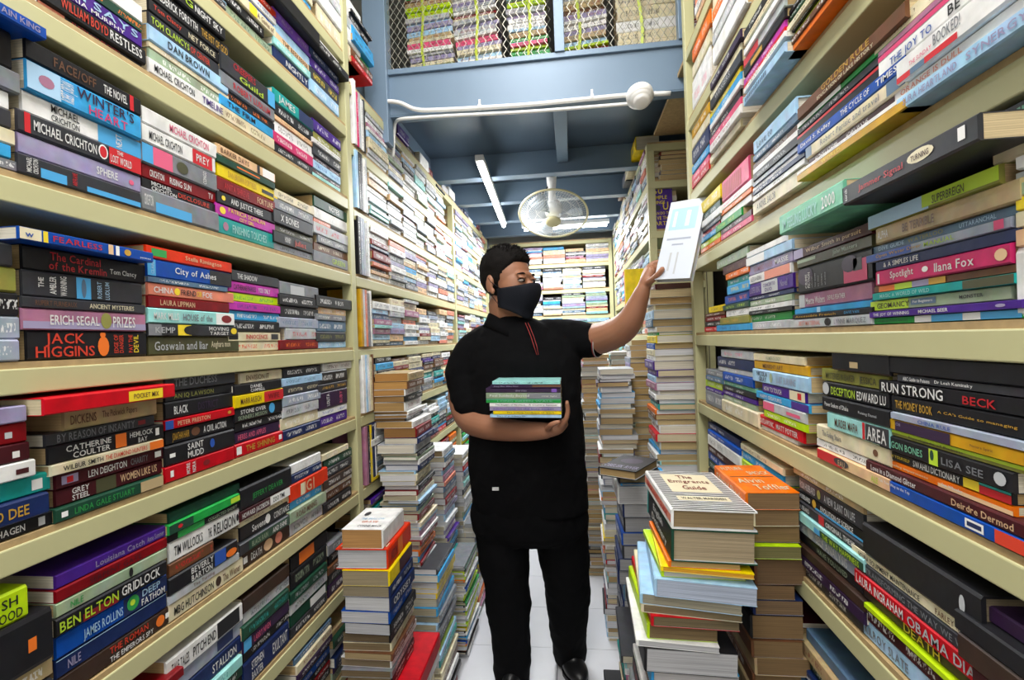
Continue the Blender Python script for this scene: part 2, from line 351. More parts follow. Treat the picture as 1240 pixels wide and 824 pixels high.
struct(box('wall_back', (XL-.1, YB, 0), (XR+.1, YB+.1, ZC), 'wallp')); struct(box('wall_front', (XL-.1, YF-.1, 0), (XR+.1, YF, ZC), 'wallp'))
struct(box('ceiling', (XL-.1, YF-.1, ZC), (XR+.1, YB+.1, ZC+.1), 'wallp'))
# ================================================================ racks
def rack(label, front, sg, y0, y1, zs, posts, depth=.3, topz=None, endside=False):
    t_ = empty('bookshelf', (front, (y0+y1)/2, 0)); tag(t_, label, 'bookshelf', 'cream steel book racks')
    def P(name, a, b, mat, par=t_, bevel=0):
        mb = MB(); mb.box(tuple(Vector(a)-t_.location) if par == t_ else a, tuple(Vector(b)-t_.location) if par == t_ else b); return bobj(name, mb, [mat], par, bevel=bevel)
    xs = sorted((front, front-sg*depth))
    for z in zs:
        s = P('shelf_board', (xs[0], y0, z-.034), (xs[1], y1, z), 'steel', bevel=.002)
        mb = MB(); mb.box((xs[0]-t_.location.x+.003, y0-t_.location.y+.003, z), (xs[1]-t_.location.x-.003, y1-t_.location.y-.003, z+PLY-.001)); bobj('plywood_sheet', mb, ['ply'], s)
    top = topz or max(zs)+.2
    for y in posts:
        for xf in (front+(.002 if sg > 0 else -.002), front-sg*depth):
            a = sorted((xf, xf-sg*.035)); P('post', (a[0], y-.017, 0), (a[1], y+.017, top), 'steel', bevel=.002)
    xb = front-sg*(depth+.004); a = sorted((xb, xb-sg*.004)); P('back_panel', (a[0], y0, .02), (a[1], y1, top), 'backpanel')
    return t_
rack('near left cream steel bookshelf with nine shelves packed with paperbacks', LX, 1, .3, 1.59, [LZ[r] for r in range(10)], [.32, 1.59], topz=2.9)
lz2 = [2.045, 1.825]+[LZ[r] for r in range(3, 10)]
rack('middle left cream steel bookshelf behind the first rack post', LX, 1, 1.612, 3.07, lz2+[2.255], [3.08], topz=2.26)
rack('rear left cream steel bookshelf reaching the back corner', LX, 1, 3.10, 4.36, lz2+[2.255], [4.36], topz=2.26)
rack('near right cream steel bookshelf holding large paperbacks beside the camera', RX, -1, .3, 1.825, [RZ[r] for r in range(9)]+[2.345, 2.6], [.32, 1.81], topz=2.9)
rk = rack('far right cream steel bookshelf with its open end facing us', R2X, -1, 2.452, 4.44, [R2Z[r] for r in range(9)]+[2.28], [2.47, 4.43], depth=.25, topz=2.281)
o = box('overhead_board', (RX+.005, 1.80, 2.335), (RX+.26, 2.5, 2.35), 'ply'); tag(o, 'brown board spanning overhead from the right rack to the far right rack', 'board')
t_ = empty('bookshelf', (-.15, BKY, 0)); tag(t_, 'back wall cream steel bookshelf facing down the aisle', 'bookshelf', 'cream steel book racks')
for z in list(BZ_:= [2.03, 1.795, 1.56, 1.33, 1.10, .87, .64, .41, .18])+[2.235]:
    mb = MB(); mb.box((-.55, 0, z-.03), (.54, .27, z)); s = bobj('shelf_board', mb, ['steel'], t_, bevel=.002)
    mb = MB(); mb.box((-.545, .004, z), (.535, .265, z+PLY-.001)); bobj('plywood_sheet', mb, ['ply'], s)
for x in (-.55, .52):
    mb = MB(); mb.box((x-.017, -.002, 0), (x+.017, .033, 2.24)); bobj('post', mb, ['steel'], t_, bevel=.002)
mb = MB(); mb.box((-.55, .272, .02), (.54, .276, 2.24)); bobj('back_panel', mb, ['backpanel'], t_)
# ================================================================ mezzanine: beam, frame, mesh, joists
YM = 1.95; ZB0, ZB1, ZP = 2.29, 2.452, 2.425
mz = empty('mezzanine', (0, YM, ZB0)); tag(mz, 'blue steel mezzanine with mesh front spanning the aisle overhead', 'mezzanine')
def mzb(name, a, b, mat='blue', par=mz, bev=.002):
    mb = MB(); mb.box((a[0], a[1]-YM, a[2]-ZB0), (b[0], b[1]-YM, b[2]-ZB0)); return bobj(name, mb, [mat], par, bevel=bev)
mzb('front_beam', (-1.05, YM, ZB0), (.85, YM+.012, ZB1)); mzb('beam_flange', (-1.05, YM, ZB0-.006), (.85, YM+.06, ZB0)); mzb('top_rail', (-1.05, YM-.012, ZB1), (.85, YM+.05, ZB1+.022))
mzb('ceiling_sheet', (-1.05, YM+.02, ZP), (.85, 4.85, ZP+.008), 'ceilblue')
for y in (2.80, 3.32, 3.85, 4.38):
    j = mzb('joist', (-1.05, y, ZB0), (.85, y+.01, ZP)); mzb('joist_flange', (-1.05, y-.03, ZB0-.006), (.85, y+.04, ZB0), 'blue', j)
mzb('long_rib', (-.02, YM+.06, ZB0+.06), (-.01, 2.8, ZP)); mzb('rib_flange', (-.045, YM+.06, ZB0+.055), (.015, 2.8, ZB0+.06))
mzb('side_channel', (-.80, YM+.1, ZB0-.02), (-.775, 4.8, ZP))
a = onY(443, 60, YM); b = onY(470, 60, YM)
mzb('mesh_post', (a.x, YM-.03, ZB1-.28), (b.x, YM+.03, 3.28)); c1 = onY(671, 40, YM); c2 = onY(683, 40, YM); mzb('mesh_post', (c1.x, YM-.02, ZB1+.02), (c2.x, YM+.02, 3.28)); mzb('mesh_post', (.44, YM-.02, ZB1+.02), (.48, YM+.02, 3.28))
def meshpanel(x0, x1, z0, z1):
    mb = MB(); w_, h_ = .027, .04; r = .0014
    n = int((x1-x0)/w_)+1; k = int((z1-z0)/h_)+2
    # zigzag strands that meet their neighbours at the knots
    for j in range(int((x1-x0)/(w_/2))):
        mb.tube([(x0+j*w_/2+(w_/2 if (q+j) % 2 else 0), 0, z0-ZB0+q*h_/2) for q in range(int((z1-z0)/(h_/2))+1)], r, 3)
    return bobj('wire_mesh', mb, ['wire'], mz)
for x0, x1 in ((b.x, c1.x), (c2.x, .44)):
    o = meshpanel(x0, x1, ZB1+.02, 3.05); o['kind'] = 'stuff'
mzb('storage_floor', (-1.05, YM+.06, ZB1), (.85, 2.6, ZB1+.018), 'ply')
# ribbon ties round the bundles
def ribbon(i, x0, x1, Y, fx):
    mb = MB(); x = x0+(x1-x0)*fx; pts = [(x+.006*math.sin(k*1.3+i), Y-.012, 2.472+k*.06) for k in range(10)]
    for k in range(9):
        p, q = pts[k], pts[k+1]; mb.poly([(p[0]-.006, p[1], p[2]), (p[0]+.006, p[1]-.003, p[2]), (q[0]+.006, q[1]-.003, q[2]), (q[0]-.006, q[1], q[2])])
    o = bobj('plastic_ribbon', mb, ['ribbon']); tag(o, 'yellow-green plastic ribbon tied down the %s book bundle from left behind the mesh' % ORD[i+1], 'ribbon', 'ribbons on the bundles')
    md = o.modifiers.new('thick', 'SOLIDIFY'); md.thickness = .001
# ================================================================ pipes, detector, lamps, fan
def pipe(label, pts, r):
    mb = MB(); pp = []
    for i in range(len(pts)-1):
        for k in range(6): pp.append(Vector(pts[i]).lerp(Vector(pts[i+1]), k/6))
    pp.append(Vector(pts[-1]))
    for _ in range(3): pp = [pp[0]]+[(pp[i-1]+pp[i]*2+pp[i+1])/4 for i in range(1, len(pp)-1)]+[pp[-1]]
    o = bobj('conduit_pipe', mb, ['white'], None, True)if 0 else None
    mb.tube(pp, r, 12); o = bobj('conduit_pipe', mb, ['white'], None, True); tag(o, label, 'pipe', 'white pipes under the beam')
    return o
P = lambda x, y, Y: tuple(onY(x, y, Y))
pp = pipe('white conduit pipe with an S-bend running across the blue beam', [P(462, 123, 1.93), P(476, 123, 1.93), P(486, 125, 1.93), P(500, 132, 1.93), P(512, 134, 1.93), P(560, 132, 1.93), P(640, 127, 1.93), P(700, 121, 1.93), P(760, 115, 1.93), P(812, 113, 1.93)], .0085)
for x, y in ((717, 118), (581, 130)):
    mb = MB(); c = onY(x, y, 1.93); mb.tube([c+Vector((-.006, 0, 0)), c+Vector((.006, 0, 0))], .0115, 12); mb.box((c.x-.004, c.y-.003, c.z+.01), (c.x+.004, c.y+.003, c.z+.03)); bobj('pipe_clip', mb, ['white'], pp)
pipe('thinner white conduit pipe just below the S-bent one', [P(476, 190, 2.0), P(478, 148, 2.0), P(484, 144, 1.935), P(520, 141.5, 1.93), P(640, 135.5, 1.93), P(760, 126, 1.93), P(776, 124, 1.93)], .0065)
c = onY(775, 117, 1.9); sd = empty('smoke_detector', c); tag(sd, 'white round dome detector on the conduit under the blue beam', 'detector')
fx = (CAM-c).normalized(); q = Vector((0, 0, 1)).rotation_difference(Vector((.1, -.45, -.9)).normalized()).to_matrix().to_4x4()
mb = MB(); mb.lathe([(0, -.02), (.047, -.02), (.05, -.012), (.05, .008), (.044, .014)], q, 32); bobj('base_ring', mb, ['white'], sd, True)
mb = MB(); mb.lathe([(.044, .010), (.042, .018), (.034, .024), (.032, .025), (.031, .034), (.022, .038), (0, .039)], q, 32); bobj('dome', mb, ['white'], sd, True)
# lit batten
a = onZ(581, 196, 2.27); b = onZ(610, 272, 2.27); 
lm = empty('tube_lamp', (a+b)/2); tag(lm, 'lit white fluorescent tube lamp under the blue ceiling left of the fan', 'lamp', 'tube lamps')
d = (b-a); L_ = d.length; an = math.atan2(d.y, d.x)
X = Matrix.Rotation(an, 4, 'Z')
mb = MB(); mb.box((-L_/2-.02, -.022, 0), (L_/2+.02, .022, .03), X); bobj('batten', mb, ['white'], lm, bevel=.003)
mb = MB(); mb.tube([X@Vector((-L_/2+.03, 0, -.014)), X@Vector((L_/2-.01, 0, -.014))], .013, 12); bobj('tube', mb, ['lamp'], lm, True)
lm2 = empty('tube_lamp', (-.02, 4.02, 2.27)); tag(lm2, 'lit tube lamp across the ceiling behind the round fan', 'lamp', 'tube lamps')
mb = MB(); mb.box((-.35, -.02, 0), (.35, .02, .03)); bobj('batten', mb, ['white'], lm2, bevel=.003)
mb = MB(); mb.tube([(-.33, 0, -.014), (.33, 0, -.014)], .013, 12); bobj('tube', mb, ['lamp'], lm2, True)
lm3 = empty('tube_lamp', (-.12, .55, 3.2)); tag(lm3, 'tube lamp on the high ceiling above the camera', 'lamp', 'tube lamps')
mb = MB(); mb.box((-.025, -.6, 0), (.025, .6, .04)); bobj('batten', mb, ['white'], lm3, bevel=.003)
mb = MB(); mb.tube([(0, -.58, -.016), (0, .58, -.016)], .013, 12); bobj('tube', mb, ['lamp'], lm3, True)
# fan
FY = 2.93; fc = onY(670, 260, FY); fn = empty('ceiling_fan', fc); tag(fn, 'white caged orbit fan with cream rim hung under the blue ceiling', 'fan')
nrm = Vector((-.03, -.48, -.877)).normalized(); Q = Vector((0, 0, 1)).rotation_difference(nrm).to_matrix().to_4x4(); R = .2
mb = MB(); mb.tube([Q@Vector((R*math.cos(k*math.pi/24), R*math.sin(k*math.pi/24), 0)) for k in range(48)], .006, 8, close=True); bobj('rim', mb, ['fancream'], fn, True)
def cage(depth, sgn, name):
    mb = MB()
    for k in range(72):
        a = 2*math.pi*k/72; pts = []
        for s in range(7): u = s/6; rr = R*(1-u*.78); pts.append(Q@Vector((rr*math.cos(a+u*.25), rr*math.sin(a+u*.25), sgn*depth*math.sin(min(1, u*1.15)*math.pi/2))))
        mb.tube(pts, .0010, 3)
    for rr, zz in ((.155, .55), (.105, .85)): mb.tube([Q@Vector((rr*math.cos(k*math.pi/24), rr*math.sin(k*math.pi/24), sgn*depth*zz)) for k in range(48)], .0014, 4, close=True)
    o = bobj(name, mb, ['white'], fn, True); return o
cage(.055, 1, 'front_cage'); cage(.05, -1, 'rear_cage')
mb = MB(); mb.lathe([(0, .068), (.03, .067), (.043, .06), (.045, .05), (.0, .048)], Q, 32); bobj('hub_cap', mb, ['fancream'], fn, True)
for k in range(3):
    mb = MB(); nn = 8; a0 = k*2*math.pi/3
    for s in range(nn):
        for side in (0, 1):
            u = (s+side)/nn
    pts = []
    for s in range(nn+1):
        u = s/nn; rr = .035+.14*u; wd = .05+.35*math.sin(u*math.pi*.8)
        pts.append((Q@Vector((rr*math.cos(a0-wd*.9), rr*math.sin(a0-wd*.9), -.012)), Q@Vector((rr*math.cos(a0+wd*.9), rr*math.sin(a0+wd*.9), .014))))
    for s in range(nn): mb.poly([pts[s][0], pts[s][1], pts[s+1][1], pts[s+1][0]])
    o = bobj('fan_blade', mb, ['clear'], fn, True); md = o.modifiers.new('thick', 'SOLIDIFY'); md.thickness = .002
mb = MB(); mb.lathe([(0, -.0), (.045, -.0), (.05, -.03), (.045, -.08), (.02, -.1), (0, -.1)], Q, 24); bobj('motor', mb, ['white'], fn, True)
top = Vector((fc.x-.004, FY+.01, 2.425)); tl_ = top-fc; I = Matrix.Translation(tl_)
mb = MB(); mb.lathe([(0, 0), (.055, 0), (.058, -.012), (.052, -.02), (.045, -.07), (.03, -.11), (.022, -.2), (.022, -.27), (0, -.27)], I, 28); bobj('ceiling_mount', mb, ['white'], fn, True)
mb = MB(); mb.tube([Vector((-.06, .02, .05)), Vector((-.075, 0, .09)), Vector((-.05, 0, .14)), Vector((-.02, 0, .17))], .004, 6); bobj('cable', mb, ['shoe'], fn, True)
# ================================================================ LEFT RACK, near bay, measured stacks
Sk = stack
Sk('L', 0, 'B2', 850, 600, 1010, 1, [(-150, 'w', {}), (60, 'lg', dict(hard=1)), (180, 'w', dict(hard=1)), (330, 'cr', dict(hard=1))], 500)
Sk('L', 1, 'B2', 120, -207, 245, 1, [(-60, 'ro', {}), (10, 'w', dict(tc='b')), (80, 'b', dict(t=[t('Stephen King', .5, .95)])), (135, 'cr', dict(tc='br', t=[bd(.45, .6, 'y'), t('A Game of', .6, .95, 'br')])), (240, 'k', dict(t=[t('CLANCY', .3, .85), bd(0, .25, 'b')], x1=140)), (340, 'gg', dict(tc='dg'))], 440)
Sk('L', 1, 'B2', 400, 235, 560, 2, [(90, 'k', dict(x0=215, x1=640, dx=.02)), (230, 'vi', dict(tc='lp')), (330, 'lb', dict(t=[bd(.0, 1, 'pe', 0, .45), t('THE BEEKEEPER', .2, .9, 'br', .08, .42)])), (500, 'aq', {}), (580, 'nb', dict(t=[t('NIGHTLY', .3, .9)]))], 690)
Sk('L', 1, 'B2', 700, 560, 815, 3, [(400, 'w', dict(tc='nb')), (480, 'k', dict(x0=620, x1=905, dx=.02)), (545, 'nb', dict(t=[t('RIVER', .3, .8), bd(0, .15, 't')])), (605, 'p', {}), (685, 'ch', dict(tc='y')), (790, 'lb', {})], 900)
Sk('L', 2, 'A', 750, 300, 875, 1, [(-90, 'w', {}), (35, 'dg', dict(t=[bd(0, .15, 'k'), t('AMAZONIA', .2, .78, 'o'), bd(.86, .97, 'w', .1, .9)])), (105, 'p', dict(t=[t('JON SAYS', .05, .95, 'lb', .4, .9), t('GLORIA MURPHY', .1, .8, 'w', .08, .36)])), (215, 'k', dict(x0=290, x1=900, t=[t('WILLIAM BOYD', .14, .58, 'ro', .2, .85), t('RESTLESS', .6, .95, 'w', .2, .85)])), (322, 'ch', dict(t=[bd(.0, .22, 'sa'), t('FLESH and BLOOD', .28, .75, 'r')]))], 352)
Sk('L', 2, 'B', 100, -200, 285, 2, [(20, 'k', dict(x1=262, t=[t('NIGHT SKY', .55, .95), t('G', .42, .52, 'lm')])), (110, 'k', dict(t=[t('FREDERICK FORSYTH', .05, .55), t('THE FIST OF GOD', .6, .97, 'go')])), (215, 'k', dict(t=[t('Tom Clancy', .05, .4, 'ro'), t('NET FORCE', .5, .9, 'cr')], x1=235)), (290, 'ch', dict(t=[t('TOM CLANCYS', .02, .5, 'lm'), t('OP CENTER', .52, .8, 'ro')], x1=242)), (375, 'lb', dict(t=[t('DAN BROWN', .2, .72, 'k')], x1=280)), (470, 'cr', dict(dx=-.01)), (505, 'gg', {}), (575, 'w', dict(t=[t('MICHAEL CRICHTON', .05, .5, 'k'), t('TIMELINE', .6, .88, 'p')], x1=298))], 668)
Sk('L', 2, 'B', 400, 245, 570, 3, [(427, 'ch', dict(t=[t('CREEPERS', .2, .6, 'r', .5, .9), t('Guild', .3, .75, 'lm', .1, .45), bd(.85, 1, 'sb')])), (550, 'gy', dict(t=[t('ROBERT LUDLUM', .2, .9, 'r')])), (640, 'k', dict(t=[t('THE JANSON', .1, .6, 'o')])), (700, 'sb', dict(t=[t('THE FIRM', .1, .6, 'k')])), (770, 'cr', dict(tc='br'))], 855)
Sk('L', 2, 'E', 650, 540, 765, 4, [(-184, 't', dict(t=[t('JAMES', .1, .5), bd(.6, 1, 'nb')])), (-102, 'k', dict(t=[t('MIND', .1, .4), bd(.5, .9, 'r')])), (-30, 'pe', dict(tc='br')), (0, 'w', dict(tc='k')), (75, 'hp', dict(t=[t('Marian', .2, .6), bd(.85, 1, 'y')])), (145, 'k', dict(t=[bd(0, .3, 'o'), t('WICKED', .4, .9)]))], 199)
Sk('L', 2, 'E', 850, 770, 928, 5, [(-30, 'p', {}), (40, 'ol', {}), (95, 'w', dict(tc='k')), (125, 'ch', {}), (190, 'mr', {}), (220, 'lb', dict(tc='b')), (275, 'mr', {}), (300, 'aq', dict(tc='g'))], 322)
Sk('L', 3, 'A', 50, -400, 60, 1, [(95, 'b', dict(x1=280, t=[t('THE RAIN KING', .5, .95, 'lp')], dx=.02)), (175, 'k', {}), (420, 'gy', dict(x1=115)), (560, 'w', dict(x1=45, tc='k')), (680, 'ch', {}), (800, 'cr', dict(x1=85)), (900, 'sb', {}), (990, 'gy', dict(x1=120, t=[('O*', .9, .96, .3, .7, 'r')]))], 1060)
Sk('L', 3, 'C', 500, 110, 865, 2, [(-259, 'k', dict(x0=160, t=[t('FACE/OFF', .2, .55, 'br'), t('THE NOVEL', .62, .85), bd(.88, .92, 'r')])), (-139, 'sb', dict(x0=165, t=[bd(0, .25, 'lb'), ('O*', .08, .2, .3, .7, 'mv'), t('ROBERT JORDAN', .24, .35, 'w', .1, .9, 1), t("WINTER'S", .38, .92, 'dp', .5, .95), t('HEART', .48, .85, 'hp', .08, .48)])), (33, 'w', dict(x0=135, t=[t('MICHAEL', .2, .42, 'k', .5, .92), t('CRICHTON', .2, .42, 'k', .1, .46), bd(.58, 1, 'sb'), t('NEXT', .74, .8, 'w', .1, .9, 1)])), (160, 'ch', dict(t=[bd(.04, .08, 'r'), t('MICHAEL CRICHTON', .1, .58), ('O*', .595, .68, .15, .9, 'w'), ('O*', .605, .67, .22, .82, 'r'), bd(.69, 1, 'r'), t('THE', .76, .82, 'w', .66, .9), t('LOST WORLD', .7, .9, 'w', .15, .62)])), (288, 'lp', dict(t=[t('SPHERE', .58, .77, 'w', .25, .75), ('O*', .88, .93, .3, .6, 'pk')])), (408, 'ch', dict(x0=110, t=[t('MICHAEL', .05, .085, 'w', .1, .95, 1), t('CRICHTON', .095, .13, 'w', .1, .95, 1), bd(.15, .34, 'sb', .0, .55), t('AIRFRAME', .38, .42, 'r', .1, .9, 1), bd(.5, 1, 'sb', 0, .35)]))], 522)
Sk('L', 3, 'E', 100, -233, 212, 3, [(10, 'w', dict(tc='r', t=[t('MICHAEL CRICHTON', .3, .8, 'pk')], x1=228)), (105, 'w', dict(t=[t('MICHAEL CRICHTON', .08, .5, 'ch'), bd(.65, .95, 'r'), t('PREY', .7, .9, 'w')], x1=190)), (205, 'gy', dict(t=[bd(0, .12, 'sb'), bd(.12, .35, 'pk'), ('O*', .4, .55, .2, .8, 'do'), t('CONGO', .75, .8, 'w', .1, .9, 1)])), (320, 'dr', dict(t=[t('CRICHTON', .08, .25), t('RISING SUN', .32, .6), t('TV', .85, .92)], x1=205)), (400, 'k', dict(t=[t('MICHAEL', .1, .34, 'w', .5, .95), t('CRICHTON', .1, .4, 'w', .05, .48), t('DISCLOSURE', .42, .85, 'ro')])), (460, 'gy', dict(t=[t('CRICHTON', .02, .12, 'w'), bd(.15, .6, 'sb', 0, .5)]))], 588)
Sk('L', 3, 'E', 400, 208, 542, 4, [(160, 'pe', dict(tc='br', t=[t('BARKER DAYS', .05, .5, 'br'), bd(.65, .7, 'k'), bd(.75, .98, 'w')])), (222, 'dg', dict(t=[bd(.3, .7, 'o', .4, .6)])), (268, 'y', dict(t=[t('DAN BROWN FORTRESS', .15, .6, 'go'), bd(.7, .92, 'k', .3, .6)], x1=556)), (347, 'dr', dict(t=[t('ANITA SHREVE', .1, .5, 'r'), t('FORTUNE', .65, .95, 'pe')])), (428, 'k', dict(t=[('O*', .06, .12, .3, .7, 'y'), t('AND JUSTICE THERE', .2, .75)])), (500, 'm', dict(x0=200, t=[('O*', .05, .14, .2, .8, 'y'), t('PATRICIA SCANLAN', .18, .8, 'y', .5, .95), t('CITY GIRL', .35, .6, 'y', .05, .42)])), (572, 't', dict(x1=550, t=[('O*', .08, .16, .25, .75, 'mv'), t('FINISHING TOUCHES', .22, .8, 'aq')]))], 675)
Sk('L', 3, 'E', 650, 540, 765, 5, [(370, 'cr', dict(t=[t('NEW BLOOD', .05, .6, 'k'), t('XXVI', .65, .9, 'k')], x1=772)), (430, 'gy', dict(t=[t('STYLES', .4, .9)])), (500, 'ch', dict(t=[t('X BONES', .15, .6)])), (590, 'do', {}), (635, 'k', dict(t=[t('HORNBY', .25, .4, 'w'), t('juliet', .5, .8, 'ro')])), (710, 'gy', dict(tc='ch'))], 756)
Sk('L', 3, 'E', 870, 775, 972, 6, [(410, 'dg', dict(t=[t('NOTES', .4, .7)])), (480, 'w', dict(hard=1)), (550, 'sa', dict(x1=800)), (575, 'lg', dict(t=[t('RANKIN', .3, .7, 'r')])), (650, 'gy', dict(x0=800)), (700, 'br', dict(x1=990, tc='cr')), (755, 'gy', dict(t=[t('GREEN', .5, .9, 'lm')]))], 829)
Sk('L', 4, 'D', 50, -300, 100, 1, [(110, 'ch', dict(x1=60)), (240, 'ol', dict(x1=80)), (380, 'k', dict(x1=92, t=[('O*', .93, .985, .3, .7, 'w')])), (512, 'sv', dict(t=[('O*', .92, .96, .4, .6, 'sa')])), (642, 'sv', dict(t=[bd(.93, .98, 'ch', .35, .6)]))], 765)
Sk('L', 4, 'D', 450, 120, 800, 2, [(98, 'b', dict(x0=105, x1=842, dx=.012, t=[bd(0, .13, 'cr'), t('w', .03, .08, 'b'), bd(.14, .17, 'y'), t('FEARLESS', .2, .55, 'r'), bd(.6, .64, 'pe'), bd(.66, .69, 'w'), ('O*', .73, .79, .2, .8, 'go'), t('patterson', .87, .97, 'w', .15, .4)])), (163, 'k', dict(t=[t('The Cardinal', .18, .57, 'r', .5, .9), t('of the Kremlin', .17, .62, 'r', .12, .5), t('Tom Clancy', .65, .9, 'w', .2, .55)])), (293, 'ch', dict(x1=780, t=[t('THE', .1, .14, 'w', .35, .8, 1), t('AMBLER', .18, .23, 'w', .1, .9, 1), t('WARNING', .26, .31, 'w', .05, .95, 1), bd(.39, .51, 'sb', .02, .98), ('O*', .43, .47, .1, .9, 'sl'), t('ROBERT', .56, .6, 'lb', .08, .9, 1), t('LUDLUM', .63, .67, 'lb', .05, .92, 1)])), (430, 'ch', dict(t=[t('RUPERT FURNEAUX', .08, .38, 'br'), t('ANCIENT MYSTERIES', .48, .88, 'cr')])), (488, 'mv', dict(t=[bd(0, 1, 'lp', 0, .4), t('ERICH SEGAL', .18, .56, 'w'), ('O*', .575, .67, .1, .95, 'ol'), t('PRIZES', .68, .89, 'w', .15, .85)])), (600, 'k', dict(x0=145, x1=805, t=[t('JACK', .12, .42, 'ro', .52, .95), t('HIGGINS', .05, .5, 'ro', .06, .5), ('O*', .53, .63, .05, .8, 'o'), ('O*', .55, .6, .75, .98, 'o'), t('EDGE OF', .67, .71, 'ro', .1, .92, 1), t('DANGER', .72, .76, 'ro', .1, .92, 1), t('PAY THE', .81, .85, 'ro', .1, .92, 1), t('DEVIL', .86, .91, 'y', .1, .92, 1)]))], 757)
Sk('L', 4, 'F', 150, -200, 300, 3, [(55, 'ro', dict(x0=-211, x1=288, t=[bd(.05, .2, 'g', .2, .8), t('Stella Rimington', .4, .85, 'pe')], pc='b89c6c')), (120, 'b', dict(x0=-205, x1=285, t=[bd(0, .08, 'sb'), t('CLARE', .03, .06, 'lb', .1, .9, 1), bd(.7, 1, 'k'), t('City of Ashes', .28, .78, 'w')])), (215, 'sl', dict(x1=265)), (245, 'sa', dict(x0=-200, x1=300, t=[t('CHINA', .05, .25), ('O*', .26, .32, .2, .8, 'y'), t('FRIEND', .33, .5, 'k'), t('OR', .51, .57, 'y'), t('FOE?' if 0 else 'FOE', .58, .7)])), (312, 'dr', dict(x1=275, t=[t('LAURA LIPPMAN', .12, .52, 'pe')])), (375, 'aq', dict(x1=303, t=[t('MARK MILLS', .05, .3, 'w'), t('HOUSE of the', .35, .7, 'gy'), bd(.75, 1, 'w'), ('O*', .82, .96, .2, .8, 'dr')])), (455, 'ch', dict(x1=325, t=[bd(0, .12, 'gy'), t('KEMP', .06, .25, 'lg'), bd(.28, .42, 'y'), ('O*', .34, .5, .1, .9, 'k'), t('MOVING', .62, .87, 'w', .5, .9), t('TARGET', .63, .87, 'w', .1, .46), ('O*', .9, .98, .2, .8, 'y')])), (522, 'do', dict(x1=330, t=[t('Goswain and liar', .05, .6, 'lg'), t('Anghara mon', .64, .88, 'cr')]))], 622)
Sk('L', 4, 'F', 430, 272, 575, 4, [(150, 'ch', dict(x0=290, x1=565, t=[t('THE SHADOW', .1, .5)])), (213, 'm', dict(x1=565, t=[t('CATHERINE PARKES', .08, .5, 'k'), t('YOU ONLY', .55, .8)])), (275, 'lm', dict(t=[t('CATHERINE PARKES', .08, .55, 'g'), t('BAD HEIR DAY', .6, .85, 'dg')])), (327, 'm', dict(t=[t('CATHERINE PARKES', .08, .5, 'p')])), (377, 'sb', dict(t=[bd(.1, .6, 'nb', .3, .5), t('wedding', .6, .85)])), (432, 'k', dict(t=[t('DESIRE', .1, .38), t('Georgia Hampton', .42, .95)])), (497, 'cr', dict(t=[bd(0, .16, 'k', .2, .8), t('INNOCENCE', .3, .72, 'r'), bd(.8, .95, 'ch', .2, .8)])), (553, 'cr', dict(t=[t('HARVEST HOME', .05, .58, 'ro'), t('Thomas Tryon', .62, .95, 'br')]))], 612)
Sk('L', 4, 'F', 690, 572, 798, 5, [(212, 'gy', dict(t=[bd(.25, .6, 'lg', .1, .8)])), (287, 'k', dict(t=[t('MURDER AT', .1, .9)])), (347, 'k', dict(t=[bd(.05, .12, 'w', .3, .7), bd(.15, .26, 'r'), t('JUDGE WOOD', .3, .8)])), (415, 'sv', dict(t=[t('NELSON', .1, .5, 'sl')])), (477, 'lg', dict(x0=610, x1=785, t=[t('HOW TO', .35, .7, 'r')])), (545, 'dr', dict(t=[t('SUNLIGHT', .35, .7, 'o')]))], 602)
Sk('L', 4, 'F', 870, 788, 960, 6, [(288, 'k', dict(x1=1005, t=[t('J GRISHAM', .05, .55), bd(.75, 1, 'r')])), (355, 'pe', {}), (395, 'gy', {}), (432, 'sl', {}), (500, 'ch', dict(t=[t('DEREK', .3, .8, 'ol')])), (557, 'lb', {})], 597)
Sk('L', 5, 'G', 60, -250, 120, 1, [(205, 'lp', {}), (293, 'dr', dict(t=[bd(.85, .9, 'lg', .3, .6)])), (400, 'mr', dict(x1=135, t=[bd(.88, .93, 'w', .25, .6)])), (498, 'w', dict(x1=165, t=[bd(.86, .95, 'mr', .3, .6)])), (590, 't', dict(x1=235, t=[bd(.86, .94, 'w', .2, .75)])), (695, 'nb', dict(x1=230, t=[t('D DEE', .62, .85, 'go')])), (812, 'k', dict(x1=255, t=[t('SABERHAGEN', .42, .78), bd(.88, .93, 'lg', .2, .8)]))], 890)
